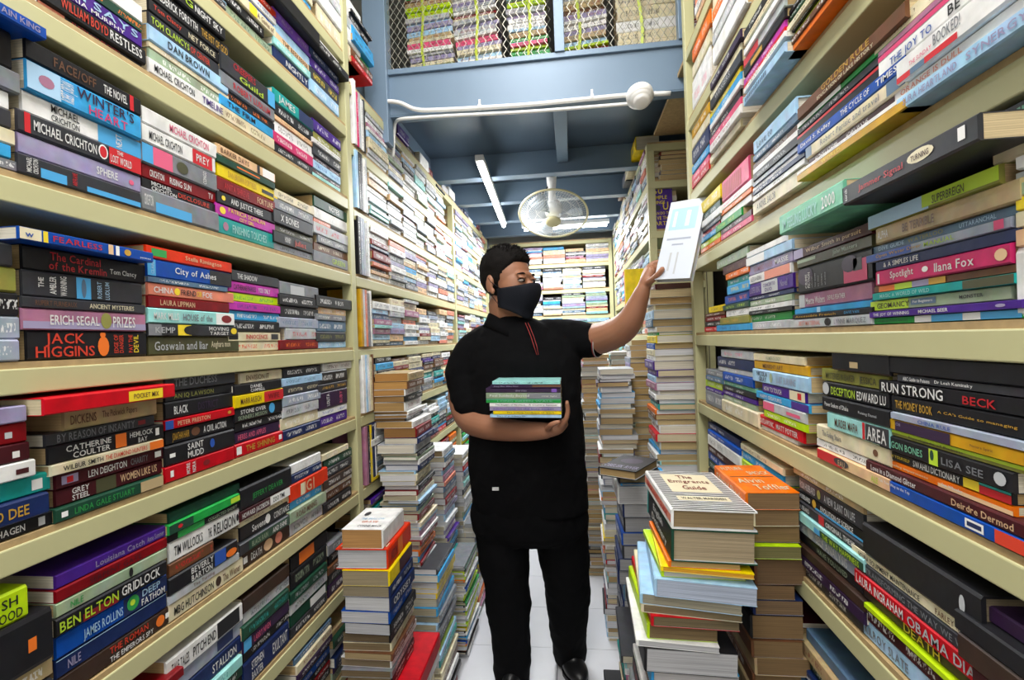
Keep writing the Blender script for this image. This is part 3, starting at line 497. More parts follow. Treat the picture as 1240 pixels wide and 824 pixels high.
Sk('L', 5, 'G', 500, 260, 775, 2, [(128, 'r', dict(x0=205, x1=827, dx=.02, t=[bd(.58, .88, 'y', .1, .8), t('POCKET MIX', .62, .84, 'br', .25, .65)], pc='cdbf9c')), (205, 'tn', dict(x0=300, x1=740, t=[t('DICKENS', .05, .3, 'br'), t('The Pickwick Papers', .36, .75, 'br')])), (300, 'ch', dict(x0=212, x1=730, t=[t('BY REASON OF INSANITY', .08, .78, 'gy', .15, .9), bd(.82, .9, 'dr', .3, .7)])), (360, 'k', dict(x0=225, t=[t('CATHERINE', .12, .48, 'w', .5, .92), t('COULTER', .17, .47, 'w', .08, .48), bd(.52, .62, 'o', .05, .95), t('HEMLOCK', .65, .88, 'w', .5, .9), t('BAY', .73, .82, 'w', .08, .46), bd(.91, .95, 'w', .3, .8)])), (442, 'cr', dict(x0=240, t=[t('WILBUR SMITH', .08, .4, 'k'), t('THE DIAMOND HUNTERS', .42, .82, 'ro'), bd(.85, 1, 'o')])), (493, 'mr', dict(t=[bd(.04, .17, 'lp', .25, .8), bd(.08, .13, 'r', .3, .7), t('LEN DEIGHTON', .25, .6, 'w'), t('CHARITY', .64, .82, 'gy'), bd(.9, .97, 'w', .3, .75)])), (567, 'mr', dict(t=[t('GREY', .12, .26, 'w', .5, .9), t('STEEL', .12, .26, 'w', .1, .48), bd(.32, .5, 'do', .03, .97), t('WOMEN LIKE US', .54, .92, 'pe', .25, .85)])), (648, 'dg', dict(t=[bd(.04, .09, 'w', .3, .7), t('LINDA GALE STUART', .14, .68, 'g'), bd(.75, 1, 'tn')]))], 713)
Sk('L', 5, 'H', 100, -78, 238, 3, [(112, 'ch', dict(t=[t('THE DUCHESS', .1, .7, 'gy')])), (192, 'k', dict(t=[t('AN IQ LAWSON', .1, .65, 'ol')])), (240, 'k', dict(t=[t('BLACK', .1, .28), t('DISTRICT', .42, .72, 'dp')])), (320, 'r', dict(t=[bd(0, .1, 'b'), t('PETER PRESTON', .15, .6, 'pe'), ('O*', .88, .94, .3, .7, 'go')])), (366, 'k', dict(t=[t('JONATHAN HARR', .08, .3, 'go'), ('O*', .33, .45, .2, .8, 'br'), t('A CIVIL ACTION', .5, .85)])), (438, 'k', dict(t=[bd(.05, .12, 'w', .4, .6), t('SAINT', .28, .5, 'w', .52, .92), t('MUDD', .28, .5, 'w', .1, .5), ('O*', .6, .67, .3, .8, 'b')])), (530, 'r', dict(t=[bd(.06, .1, 'w', .3, .7), t('MORE', .26, .31, 'w', .1, .9, 1), t('NORA', .34, .39, 'w', .1, .9, 1), ('O*', .5, .6, .3, .7, 'dr')]))], 605)
Sk('L', 5, 'H', 350, 238, 458, 4, [(112, 'cr', dict(x0=262, x1=482, t=[t('ENVISION IT', .1, .55, 'br'), bd(.85, 1, 'g', .1, .6)])), (165, 'k', dict(x1=450, t=[t('DANIEL', .3, .55, 'w', .5, .9), t('CAMPBELL', .3, .6, 'w', .1, .48)])), (212, 'y', dict(t=[t('MARRAKECH', .1, .5, 'br'), bd(.57, 1, 'r'), t('WIFE', .65, .9, 'dr')])), (272, 'k', dict(t=[t('STONE OVER', .1, .6, 'w', .5, .85), t('SKINNERS MISSION', .05, .62, 'gg', .1, .45), ('O*', .67, .8, .1, .9, 'sb')])), (338, 'k', dict(t=[t('KIM', .25, .4, 'w', .5, .95), t('HARTMAN', .25, .5, 'w', .05, .45), bd(.65, .85, 'dr', .2, .8)])), (383, 'dp', dict(t=[t('HERBS AND APPLES', .05, .6, 'pk'), bd(.9, .95, 'pk', .3, .6)])), (438, 'r', dict(t=[bd(.03, .12, 'w', .2, .8), t('THE SHINING', .2, .8, 'go'), bd(.9, .97, 'w', .3, .7)]))], 500)
Sk('L', 5, 'H', 540, 458, 628, 5, [(90, 'k', {}), (138, 'lb', dict(x1=635, t=[t('SLEEPING', .2, .8, 'sl')])), (178, 'ch', dict(t=[t('WORLDS OF', .1, .9, 'cr')])), (222, 'sv', {}), (272, 'lg', dict(tc='k', t=[bd(0, .1, 'r'), t('HARD BITE', .2, .7, 'ch')])), (325, 'cr', dict(x0=448, t=[('O*', .3, .5, .1, .9, 'pe')])), (383, 'nb', dict(t=[t('ADVENTURE', .1, .45), t('TREASURE', .5, .9)]))], 432)
Sk('L', 5, 'H', 690, 617, 748, 6, [(72, 'w', dict(x0=638, x1=768, t=[t('BIZARRE', .2, .8, 'br'), ('O*', .45, .55, .2, .8, 'r')])), (112, 'k', {}), (170, 'ch', dict(tc='go')), (205, 'dp', dict(t=[t('LOLITA', .25, .35, 'w', .1, .9, 1), t('RUBY', .7, .8, 'pk', .1, .9, 1)])), (290, 'w', dict(tc='b')), (322, 'p', dict(t=[bd(.05, .15, 'w', .3, .7), bd(.5, .7, 'lp', .1, .8)]))], 372)
Sk('L', 6, 'I', 60, -250, 250, 1, [(395, 'lm', dict(x1=130, t=[t('SH', .82, .93, 'k', .5, .85), t('OOD', .8, .96, 'k', .1, .45)])), (505, 'k', dict(t=[bd(.82, .88, 'o', .35, .6)])), (690, 'tn', dict(t=[bd(.82, .92, 'ch', .35, .7)])), (760, 'k', dict(t=[bd(.86, .9, 'w', .1, .8)]))], 870)
Sk('L', 6, 'I', 500, 268, 818, 2, [(222, 'p', dict(t=[t('Louisiana Catch', .3, .75, 'lp'), t('Anne Summer', .78, .96, 'lp')])), (293, 'dr', dict(t=[t('SERPENT GATE', .25, .72, 'mr')])), (357, 'gg', dict(t=[t('NILE', .1, .2, 'g'), ('O*', .6, .64, .1, .9, 'k')])), (428, 'k', dict(t=[bd(.2, .5, 'dr', .0, .5), t('BEN ELTON', .02, .5, 'lm', .15, .85), t('GRIDLOCK', .53, .92, 'w', .2, .9)])), (520, 'b', dict(t=[bd(.55, 1, 'nb'), t('JAMES ROLLINS', .2, .54, 'lb', .2, .7), ('O*', .58, .7, .15, .9, 'g'), ('O*', .61, .66, .4, .7, 'lm'), t('DEEP', .73, .92, 'lb', .52, .92), t('FATHOM', .72, .97, 'w', .08, .48)])), (638, 'nb', dict(t=[t('NILE', .08, .18, 'lp'), bd(0, 1, 'lb', .9, 1)])), (738, 'db', dict(x1=845, t=[t('THE ROMAN', .4, .75, 'ro', .5, .9), t('THE EMPERORS SPY', .4, .8, 'w', .1, .42), ('O*', .83, .92, .2, .8, 'o'), bd(.93, .98, 'w', .4, .7)]))], 851)
Sk('L', 6, 'J', 100, -60, 258, 3, [(20, 'dg', {}), (70, 'g', dict(t=[bd(0, .3, 'dg'), ('O*', .1, .16, .3, .7, 'r'), bd(.85, 1, 'lm', .2, .8)])), (118, 'k', dict(t=[bd(.1, .45, 'g'), t('COLLECTED SHORT', .5, .95, 'gg')])), (155, 'w', dict(t=[t('TIM WILLOCKS', .05, .42, 'k'), t('THE', .5, .55, 'k'), t('RELIGION', .58, .92, 'k', .15, .85), ('O*', .94, .98, .3, .7, 'k')])), (255, 'br', dict(x1=140, tc='r')), (318, 'k', dict(x1=250, t=[t('BEVERLY', .28, .6, 'w', .5, .95), t('BARTON', .28, .58, 'w', .05, .48), bd(.62, .8, 'b'), ('O*', .8, .98, .1, .6, 'o')])), (400, 'lg', dict(t=[t('The Turning', .3, .6, 'br')])), (442, 'cr', dict(x1=275, t=[t('MBG HUTCHINSON', .05, .55, 'k'), ('O*', .58, .66, .2, .8, 'db'), t('The Wiener', .68, .95, 'br')]))], 528)
Sk('L', 6, 'J', 370, 257, 487, 4, [(-75, 'k', dict(t=[t('JEFFERY DEAVER', .2, .8, 'g', .3, .6)], hard=1)), (33, 'mr', dict(t=[t('HOWARD JACOBSON', .03, .52), bd(.55, 1, 'w'), t('ZOO TIME', .6, .85, 'k')])), (86, 'cr', dict(tc='br')), (118, 'k', dict(t=[t('Sevens', .2, .45), ('O*', .45, .55, .2, .9, 'w'), t('CONSTANCE', .62, .95, 'w')])), (190, 'ch', dict(t=[bd(.15, .95, 'dg', .1, .9), t('BLACK RAIN', .2, .5, 'gg'), t('AND SHINE', .6, .9)])), (248, 'db', dict(t=[bd(.05, .12, 'w', .3, .7), t('DEATH', .18, .38), ('O*', .42, .6, .15, .9, 'pe'), ('O*', .65, .8, .15, .9, 'sa')]))], 330)
Sk('L', 6, 'H', 580, 488, 655, 5, [(500, 'w', dict(x1=628)), (548, 'nb', dict(x1=632)), (590, 'ro', dict(x1=660, t=[bd(.25, .35, 'cr', .1, .8), t('IGJ', .35, .6, 'pe', .1, .9)])), (668, 'sb', {}), (708, 'gg', dict(t=[t('ROAD MINING', .15, .7, 'br')])), (765, 'lg', dict(tc='k'))], 826)
Sk('L', 6, 'H', 700, 642, 770, 6, [(468, 'cr', dict(x0=635, x1=755)), (500, 'dg', {}), (545, 'ch', {}), (590, 'db', {}), (640, 'w', dict(tc='y')), (662, 'br', {}), (703, 'k', dict(t=[bd(.05, .5, 'pk')]))], 752)
Sk('L', 7, 'J', 100, -75, 272, 2, [(618, 'w', dict(t=[t('TALE TALES', .05, .25, 'k'), t('PITCH END', .3, .6, 'k'), bd(.62, .95, 'k', .1, .9)])), (705, 'sv', dict(t=[bd(.62, .85, 'nb', .2, .9)])), (770, 'nb', dict(t=[t('STALLION', .55, .9)])), (850, 'aq', dict(t=[t('BOOK', .8, .95, 't')])), (905, 'dg', {}), (960, 'k', {})], 1040)
Sk('L', 7, 'J', 380, 270, 478, 3, [(385, 'db', {}), (452, 'lg', dict(t=[t('ONE HUNDRED GREAT DAYS', .1, .95, 'ch')])), (500, 'dg', dict(tc='t')), (560, 'dp', dict(t=[bd(0, .15, 'sb'), t('LARRY NIVEN', .2, .55, 'pk')])), (618, 'k', dict(t=[t('HELLSTROM', .2, .7)])), (665, 'nb', dict(t=[t('STEPHEN', .15, .4, 'w', .5, .9), t('BAXTER', .15, .38, 'w', .1, .45), t('EXULTANT', .6, .95)]))], 775)
Sk('L', 7, 'J', 570, 482, 648, 4, [(228, 'k', dict(t=[bd(.2, .6, 'o')])), (292, 'k', dict(tc='gg')), (378, 'dg', dict(tc='lg')), (430, 'lg', dict(tc='k', t=[bd(0, .25, 'dr'), t('EIFFEL', .4, .8, 'k')])), (480, 'dg', dict(t=[bd(.5, .95, 'w', .1, .8)])), (540, 'ch', {})], 590)
Sk('L', 7, 'J', 690, 652, 725, 5, [(195, 'gy', {}), (250, 'k', {}), (310, 'br', {}), (350, 'ch', {}), (410, 'dp', {})], 470)
# ================================================================ RIGHT RACK, near bay
Sk('R', 1, 'P', 560, 465, 800, 1, [(-60, 'k', {}), (-20, 'dg', {}), (20, 'g', dict(t=[t('TELEPHONE BOOK', .1, .7)])), (72, 'cr', dict(tc='dg')), (128, 'k', {}), (150, 'lm', {}), (195, 'br', {}), (250, 'o', {})], 300, .02)
Sk('R', 1, 'P', 350, 248, 462, 2, [(-10, 'k', dict(t=[t('SELLING POPCORN', .1, .8)])), (45, 'cr', dict(tc='br')), (82, 'sb', {}), (118, 'w', dict(t=[bd(.6, .85, 'r')])), (160, 'lg', dict(t=[bd(0, .4, 'r')])), (215, 'k', dict(t=[bd(.2, .5, 'go', .2, .8)])), (262, 'm', {}), (305, 'r', {}), (342, 'w', dict(tc='g')), (372, 'dg', {}), (396, 'lb', dict(t=[t('IIIIIIIIIIIIII', .05, .6, 'sl')]))], 449, .03)
Sk('R', 1, 'P', 150, 80, 240, 3, [(305, 'dp', {}), (350, 'cr', {}), (405, 'ch', dict(t=[t('WINGERS', .2, .7, 'lg')])), (465, 'y', {}), (495, 'sb', {}), (545, 'w', {}), (575, 'k', {}), (620, 'pk', {}), (660, 'w', dict(tc='dr')), (705, 'cr', {})], 745, .01)
Sk('R', 1, 'P', 40, -10, 78, 4, [(500, 'w', {}), (560, 'go', {}), (610, 'cr', {}), (660, 'nb', {}), (740, 'sb', {}), (780, 'pk', {}), (820, 'r', {})], 862)
Sk('R', 0, 'P', 180, 90, 265, 2, [(-220, 'cr', {}), (-130, 'o', {}), (-60, 'w', {}), (20, 'lg', dict(hard=1)), (90, 'w', dict(tc='k'))], 210, .01)
Sk('R', 0, 'P', 40, -10, 85, 3, [(40, 'cr', {}), (130, 'o', {}), (200, 'cr', {}), (270, 'w', dict(t=[bd(.3, .6, 'sb')])), (340, 'w', dict(tc='pk'))], 440)
Sk('R', 2, 'Q', 400, 220, 1100, 1, [(-60, 'cr', dict(x0=85, L=.24, t=[t('LAWS', .06, .2, 'k', .5, .9), t('OF PARADISE', .06, .4, 'gy', .1, .42), ('O*', .015, .045, .1, .4, 'r')])), (55, 'mv', dict(x0=110, L=.24)), (98, 'w', dict(x0=112, L=.24, t=[bd(0, 1, 'hp', .72, 1), t('THE JOY TO', .1, .4, 'b', .1, .5), t('BE YOU', .5, .75, 'k', .1, .6)])), (255, 'w', dict(L=.24, x0=222, t=[t('BOOKED!', .26, .42, 'gy', .42, .9), bd(.0, .1, 'r', .02, .3), bd(.1, .2, 'sl', .02, .3), bd(.2, .4, 'r', .02, .3), t('THE SUNDAY', .1, .25, 'pk', .4, .6)])), (430, 'w', dict(x0=213, L=.24, t=[t('ORANGE IS DULL', .05, .45, 'sa')])), (512, 'lb', dict(x0=225, L=.24, t=[t('SURA HEARTLAND', .05, .4, 'lp', .2, .75), t('SYNERGY AND', .45, .9, 'lp'), ]))], 615, .02)
Sk('R', 2, 'R', 850, 645, 1340, 2, [(-227, 'br', dict(t=[t('GOLDEN RULE', .3, .75, 'go', .45, .95), t('EDUCATION OF LAKE HISTORY', .25, .78, 'cr', .08, .38)])), (-133, 'g', dict(t=[bd(0, .5, 'w'), ])), (-96, 'ch', dict(tc='w')), (-46, 'k', dict(t=[bd(0, 1, 'r', .7, .95)])), (29, 'b', dict(t=[t('David S. Kelley', .05, .4), t('THE CYCLE OF', .5, .75), t('TIMES', .8, .95)])), (105, 'cr', dict(x0=700, t=[bd(.0, .08, 'sl'), t('Robert Perisic and travel', .2, .8, 'gy'), bd(.86, 1, 'sl')])), (190, 'mr', dict(x0=720)), (240, 'w', dict(tc='lp')), (266, 'go', dict(t=[t('WORLD', .3, .5, 'y')]))], 318, .02)
Sk('R', 2, 'R', 550, 368, 700, 3, [(-20, 'lb', dict(x0=370, x1=640, hard=1, t=[t('Love to', .1, .5, 'sl')])), (85, 'sl', {}), (130, 'br', dict(tc='lg')), (175, 'w', dict(t=[bd(0, .3, 'sb'), bd(.8, 1, 'r')])), (215, 'k', dict(tc='lg')), (268, 'sv', {}), (300, 'w', dict(tc='k')), (338, 'nb', {}), (372, 'w', dict(tc='k')), (408, 'cr', dict(hard=1, t=[t('A NOVEL SAILOR', .1, .5, 'k')]))], 505, .01)
Sk('R', 2, 'R', 270, 170, 365, 4, [(305, 'pk', dict(t=[t('IIIIIIIIIII', .05, .75, 'r', .1, .9)], x0=175, x1=345)), (455, 'w', dict(tc='pk')), (500, 'o', {}), (530, 'w', {}), (575, 'g', dict(x0=135, x1=300, t=[t('MONEY', .4, .9, 'lm')])), (628, 'mr', {}), (665, 'pk', {})], 705)
Sk('R', 2, 'R', 110, 45, 168, 5, [(465, 'y', {}), (545, 'dg', dict(tc='w')), (600, 'w', {}), (645, 'gy', {}), (670, 'r', {}), (700, 'sb', {}), (735, 'lm', {}), (770, 'o', {})], 800)
Sk('R', 3, 'S', 1100, 1090, 1400, 1, [(-60, 'ch', dict(x0=860, L=.22, t=[t('CHANSON', .02, .4, 'mi')])), (70, 'cr', dict(x0=940, L=.22, hard=1)), (300, 'w', dict(L=.2)), (390, 'lg', dict(L=.2)), (470, 'gg', dict(L=.2)), (560, 'y', dict(L=.2)), (650, 'cr', dict(L=.2)), (760, 'pe', dict(L=.2)), (880, 'w', dict(L=.2))], 1330, 0)
Sk('R', 3, 'U', 500, 130, 1010, 2, [(-98, 'ol', dict(x0=110, x1=940, t=[bd(0, .55, 'lb'), t('SUPERBREIGN', .58, .8, 'do'), bd(.5, 1, 'lm', .2, .95)])), (10, 'tn', dict(x0=160, x1=1070, t=[t('ALPHA', .02, .12, 'w'), t('BE TERRIBLE', .25, .5, 'br')])), (128, 'sl', dict(x0=115, x1=1060, t=[t('DIVE GUIDE', .1, .32, 'lb'), t('WATERLOO', .35, .6, 'ol'), t('UTTARANCHAL', .7, .9, 'lb')])), (186, 'sv', dict(x0=100, t=[bd(0, .4, 'b', 0, .9), t('Open Water Diver', .1, .48, 'go'), t('MANUAL', .5, .7, 'lm'), bd(.92, .97, 'hp', .1, .95)])), (247, 'nb', dict(x0=160, x1=1080, t=[t('& A SIMPLES LIFE', .08, .38)])), (320, 'hp', dict(x0=160, x1=1005, t=[t('Spotlight', .15, .36, 'w', .2, .85), ('O*', .43, .48, .35, .7, 'w'), t('Ilana Fox', .53, .8, 'w', .2, .8), bd(.02, .04, 'w', .1, .8), ('O*', .92, .99, .2, .8, 'pe')])), (427, 'br', dict(x0=150, x1=1045, t=[bd(.05, .2, 'o'), bd(.2, .35, 'lm'), bd(.35, .48, 'lp'), bd(.48, .6, 'go')])), (474, 't', dict(x0=140, x1=1030, t=[bd(.72, 1, 'do'), t('MAGIC A WORLD OF WILD', .08, .5, 'aq')])), (530, 'gg', dict(t=[bd(0, .35, 'lm', .1, 1), t('GEOMANCY', .07, .36, 'do'), bd(.37, .56, 'sl', .3, .8), t('For Beginners', .39, .54, 'w', .38, .7), t('MONSTER', .72, .86, 'ch', .4, .7)])), (608, 'p', dict(x0=122, x1=1075, t=[t('THE JOY OF WINNING', .04, .35), t('MICHAEL BEER', .42, .62), ('O*', .88, .93, .3, .7, 'lp')])), (655, 'g', dict(x0=132, x1=1080, t=[bd(.5, 1, 'sb'), bd(.38, .5, 'w'), t('Freshwater Profit and Joy', .05, .33, 'dg'), bd(.7, .8, 'w')]))], 702)
Sk('R', 3, 'T', 1000, 755, 1277, 3, [(80, 'mr', dict(x0=715, t=[bd(0, .15, 'lp'), t('Wilbur Smith in pursuit', .2, .9, 'pe')])), (165, 'do', dict(x0=740, t=[t('John Masters', .55, .85, 'gg'), bd(0, .3, 'gg', .5, .8)])), (245, 'k', dict(x0=745, t=[('O*', .0, .25, .3, 1, 'dp'), bd(.68, .95, 'hp', .02, .75), ('O*', .66, .85, .4, .95, 'dp'), t('CRIME', .13, .16, 'w', .12, .75, 1), t('FICTION', .17, .21, 'w', .12, .8, 1), t('collection', .23, .245, 'lg', .12, .6, 1), t('four stories', .28, .295, 'lg', .12, .7, 1), t('by four', .33, .345, 'lg', .12, .6, 1), t('writers', .38, .395, 'lg', .12, .62, 1), t('of crime', .43, .445, 'lg', .12, .65, 1), bd(.8, .9, 'ch', .4, .8)])), (458, 'mv', dict(x0=755, t=[bd(0, .1, 'lg'), t('Minette Walters', .12, .42, 'w', .2, .75), t('DEVILS FEATHER', .46, .7, 'w', .3, .65)])), (578, 'sb', dict(x0=725, t=[bd(.35, .4, 'lb')])), (625, 'k', dict(x0=710, t=[t('Accessible French', .05, .62, 'go'), t('DAVE VAN', .72, .88, 'sb')])), (665, 'lg', dict(x0=690, t=[t('BEST MATERNAL', .15, .45, 'sa'), ('O*', .5, .58, .1, .9, 'k'), t('LYNNE MARQUEZ', .62, .95, 'gy')]))], 738)
Sk('R', 3, 'T', 550, 395, 705, 4, [(125, 'w', dict(x0=378, x1=660)), (172, 'lb', dict(x0=375, t=[bd(0, .45, 'w')])), (243, 'lp', dict(x1=712, t=[t('DAMNED RIVER', .15, .6, 'mv'), t('MASSIE', .65, .92)])), (318, 'w', dict(x1=698, t=[t('ALEXANDRA', .05, .35, 'gy'), bd(.42, .98, 'sa')])), (388, 'p', dict(x1=712, t=[bd(.33, .7, 'lg'), t('LUCIFER RISING', .04, .3, 'lp'), t('CONCERTO', .38, .65, 'p', .5, .8), t('DUO', .42, .58, 'p', .15, .45), t('Novel', .76, .9, 'lp')])), (487, 'nb', dict(x1=720)), (518, 'gg', dict(t=[t('Mosaic', .35, .6, 'w'), bd(.7, .95, 'g', .1, .9)])), (563, 'w', dict(t=[t('Mrs Beeton', .1, .4, 'ch'), bd(.7, 1, 'r')])), (600, 'k', dict(tc='lg')), (628, 'g', dict(t=[t('Goat Music', .1, .6, 'w'), bd(.65, .9, 'lm')])), (685, 'lg', dict(x0=410, x1=690, t=[bd(0, .15, 'lp'), bd(.3, .37, 'gy', .2, .8), bd(.4, .47, 'gy', .2, .8), bd(.5, .57, 'gy', .2, .8)]))], 745)
Sk('R', 3, 'T', 310, 190, 395, 5, [(190, 'gg', dict(x0=165, x1=388, t=[t('DUELLISTS', .25, .9, 'lg')])), (262, 'mr', dict(x0=210, t=[t('PUMPKIN', .05, .4, 'br'), t('PIE', .6, .85, 'cr')])), (328, 'o', dict(x0=230)), (375, 't', dict(x0=245)), (425, 'sb', dict(x0=240, t=[bd(0, .45, 'k'), t('SHINE', .05, .4, 'y')])), (492, 'b', dict(x0=225, t=[('O*', .05, .15, .2, .8, 'o'), t('BOOKMAN', .2, .6, 'o')])), (560, 'dg', dict(x0=210, tc='lm')), (603, 'w', dict(x0=235, t=[('O*', .05, .2, .1, .9, 'ch'), t('LOST', .3, .5, 'gy')])), (655, 'ol', dict(t=[t('ALPHABET', .25, .85, 'go')])), (710, 'sb', dict(x0=165, x1=410, t=[t('the tender', .1, .4, 'b')]))], 758)
Sk('R', 3, 'T', 150, 85, 225, 6, [(590, 'y', dict(x0=110, t=[t('STOP', .4, .9, 'br')])), (632, 'br', {}), (655, 'dr', {}), (690, 'k', {}), (725, 'r', dict(x0=80))], 760)
Sk('R', 4, 'W', 600, 280, 1230, 1, [(75, 'k', dict(x0=290)), (205, 'ch', dict(x0=350, x1=1240, t=[t('ABC Guide to Poisons', .06, .3), t('Dr Leah Kaminsky', .34, .62)])), (262, 'k', dict(x0=235, x1=1250, t=[t('RUN STRONG', .03, .5, 'w', .1, .92), t('BECK', .62, .8, 'r', .15, .75)])), (365, 'k', dict(x0=315, t=[t('THE MONEY BOOK', .04, .36, 'go'), t('A CA\'s Guide to managing', .4, .9, 'go', .4, .6)])), (487, 'sv', dict(x0=310, t=[t('CHINA RULE', .25, .5, 'b')])), (540, 'go', dict(x0=280, t=[('O*', .01, .05, .2, .9, 'br'), bd(.09, .52, 'dp', .08, .98), t('OII', .1, .14, 'lp', .5, .8), t('Nature Spirit', .65, .78, 'br', .35, .65)])), (622, 'ol', dict(x0=290, t=[bd(0, 1, 'lm', .5, .98), t('Encyclopedia of Business', .2, .6, 'do', .2, .7)])), (670, 'k', dict(x0=240, x1=1065, t=[t('DRAGON BONES', .02, .41, 'mi', .25, .75), bd(.46, .53, 'lm', .05, .95), ('O*', .47, .5, .3, .9, 'dg'), t('LISA SEE', .56, .84, 'gy', .25, .72), ('O*', .9, .97, .2, .85, 'lg')])), (788, 'k', dict(x0=228, x1=1062, t=[('O*', .01, .06, .15, .85, 'ol'), t('TEACH YOURSELF', .08, .32, 'y', .35, .7), t('SWAHILI DICTIONARY', .35, .7, 'w', .15, .85), bd(.72, .82, 'y', .1, .9), bd(.82, 1, 'r', .05, .7), bd(.82, 1, 't', .75, .95)])), (862, 'o', dict(x0=215, x1=1070, t=[bd(.55, 1, 'pe', 0, .5), t('Healing Impairments', .15, .48, 'cr', .3, .7), t('Sue Wheeler', .58, .72, 'w', .3, .7)])), (920, 'mr', dict(x0=160, x1=1200, t=[t('Love in a Diamond Glitter', .05, .4, 'w', .2, .8), t('Deirdre Dermod', .62, .92, 'pe', .2, .8)])), (1002, 'b', dict(x0=150, x1=1240, t=[bd(0, .07, 'r', .3, .98), t('Talk Your Way to the Top', .13, .36, 'w', .5, .85), bd(.68, .77, 'w', .2, .8), bd(.69, .76, 'nb', .35, .65), bd(.82, 1, 'ro', .1, .98)]))], 1095)
Sk('R', 4, 'V', 850, 735, 1085, 2, [(120, 'k', dict(x0=770, t=[bd(.35, .5, 'tn', .2, .5)])), (232, 'ol', dict(x0=715, t=[t('MYSTERIES IN BAKER', .08, .55, 'do'), t('JESSICA', .62, .85, 'do')])), (312, 'k', dict(x0=720, t=[('O*', .0, .12, .1, .95, 'lg'), t('DECEPTION', .16, .55, 'lm', .15, .8), t('EDWARD LU', .58, .97, 'w', .15, .8)])), (400, 'k', dict(x0=718, t=[t('Power Seekers of Dhaka', .05, .45, 'w', .35, .7), t('Raising Daniel', .6, .85, 'lg', .35, .6)])), (488, 'aq', dict(x0=745, t=[t('MURDER MAFIA', .15, .55, 'br'), bd(.62, .66, 'r'), bd(.67, 1, 'ch'), t('AREA', .7, .97, 'w', .1, .9)])), (590, 'cr', dict(x0=688, t=[t('The Fading Stairs', .1, .4, 'gy'), ('O*', .82, .88, .3, .7, 'br')])), (683, 'w', dict(x0=690, t=[('O*', .02, .08, .1, .9, 'k'), t('MAMMALS WITH', .1, .4, 'k'), t('MAMMALS', .45, .8, 'k'), bd(.85, 1, 'lb')])), (733, 'pe', dict(x0=692, t=[bd(0, .4, 'r'), ('O*', .28, .5, .2, .9, 'ch'), t('EAU', .35, .45, 'pe'), t('ALE', .8, .88, 'lm')]))], 800)
Sk('R', 4, 'V', 480, 360, 625, 3, [(140, 'cr', dict(x0=335, x1=615, t=[t('NUMEROLOGY', .3, .6, 'gg')])), (188, 'go', dict(x0=340, x1=635, t=[t('MIDNIGHT ART', .2, .6, 'br')], hard=1)), (243, 'lb', dict(x0=330, x1=638, t=[t('NICOLA', .1, .32, 'ch', .5, .9), t('GRAY', .15, .3, 'ch', .1, .5), ('O*', .36, .42, .15, .85, 'gg'), t('LUST BURNING', .5, .82, 'sv')])), (328, 'p', dict(x0=385, x1=620, t=[t('HOW TO TOUCH', .05, .5, 'w'), bd(.68, 1, 'cr'), bd(.85, .93, 'r', .2, .8)])), (388, 'sb', dict(x0=352, x1=640, t=[t('HAPPY CREATURES', .1, .55), bd(.72, 1, 'p')])), (435, 'lg', dict(x0=390, x1=620, t=[bd(0, .3, 'pk', .1, .9), bd(.6, .9, 'pk', .3, .6)])), (495, 'lm', dict(x0=395, t=[bd(0, .4, 'w', .3, .8)])), (540, 'r', dict(x0=365, x1=610, t=[t('OUTLAWS INC.', .05, .4), t('MATT POTTER', .45, .9)], pc='a98f66')), (608, 'w', dict(x0=365, x1=580))], 635)
Sk('R', 4, 'V', 250, 165, 350, 4, [(115, 'lg', dict(x0=155, x1=330, tc='pk')), (168, 'nb', dict(x0=135, x1=335, t=[t('GOLDEN', .3, .6), ('O*', .7, .85, .1, .9, 'lg')])), (235, 'lg', dict(x0=80)), (268, 'b', dict(t=[t('The Raw State', .2, .6, 'w'), bd(.75, .95, 'lg', .1, .9)], x1=330)), (328, 'mi', dict(x1=350)), (355, 'k', dict(t=[t('PASSION', .1, .4)])), (388, 'p', {}), (420, 'gg', {}), (455, 'cr', dict(x0=160, x1=358, hard=1))], 540)
Sk('R', 4, 'V', 120, 70, 160, 5, [(228, 'gy', {}), (268, 'sl', {}), (302, 'lm', {}), (350, 'p', {}), (372, 'gy', {})], 470)
Sk('R', 5, 'Y', 600, 290, 1000, 1, [(300, 'k', dict(x0=320, x1=838, hard=1, pc='7d705a', t=[('O*', .86, .9, .3, .75, 'lg')])), (474, 'cr', dict(x0=275, x1=930, t=[t('SCUBA EQUIPMENT MAINTENANCE', .07, .56, 'k'), t('FARLEY ROYER', .66, .88, 'br')])), (532, 'ch', dict(t=[t('TRANSFORMING THE WAY WE WORK', .1, .85, 'gy')])), (597, 'r', dict(x0=288, t=[t('LAURA INGRAHAM', .02, .4, 'w', .15, .85), t('OBAMA DIARIES', .43, .95, 'lg', .15, .85)])), (680, 'db', dict(x0=330, t=[t('DEATH', .35, .6, 'y', .1, .9)])), (745, 'lm', dict(x0=330)), (775, 'mr', dict(x0=300)), (860, 'lb', dict(x0=310, x1=640, t=[t('KILROY SLATE', .1, .7, 'gy')]))], 960)
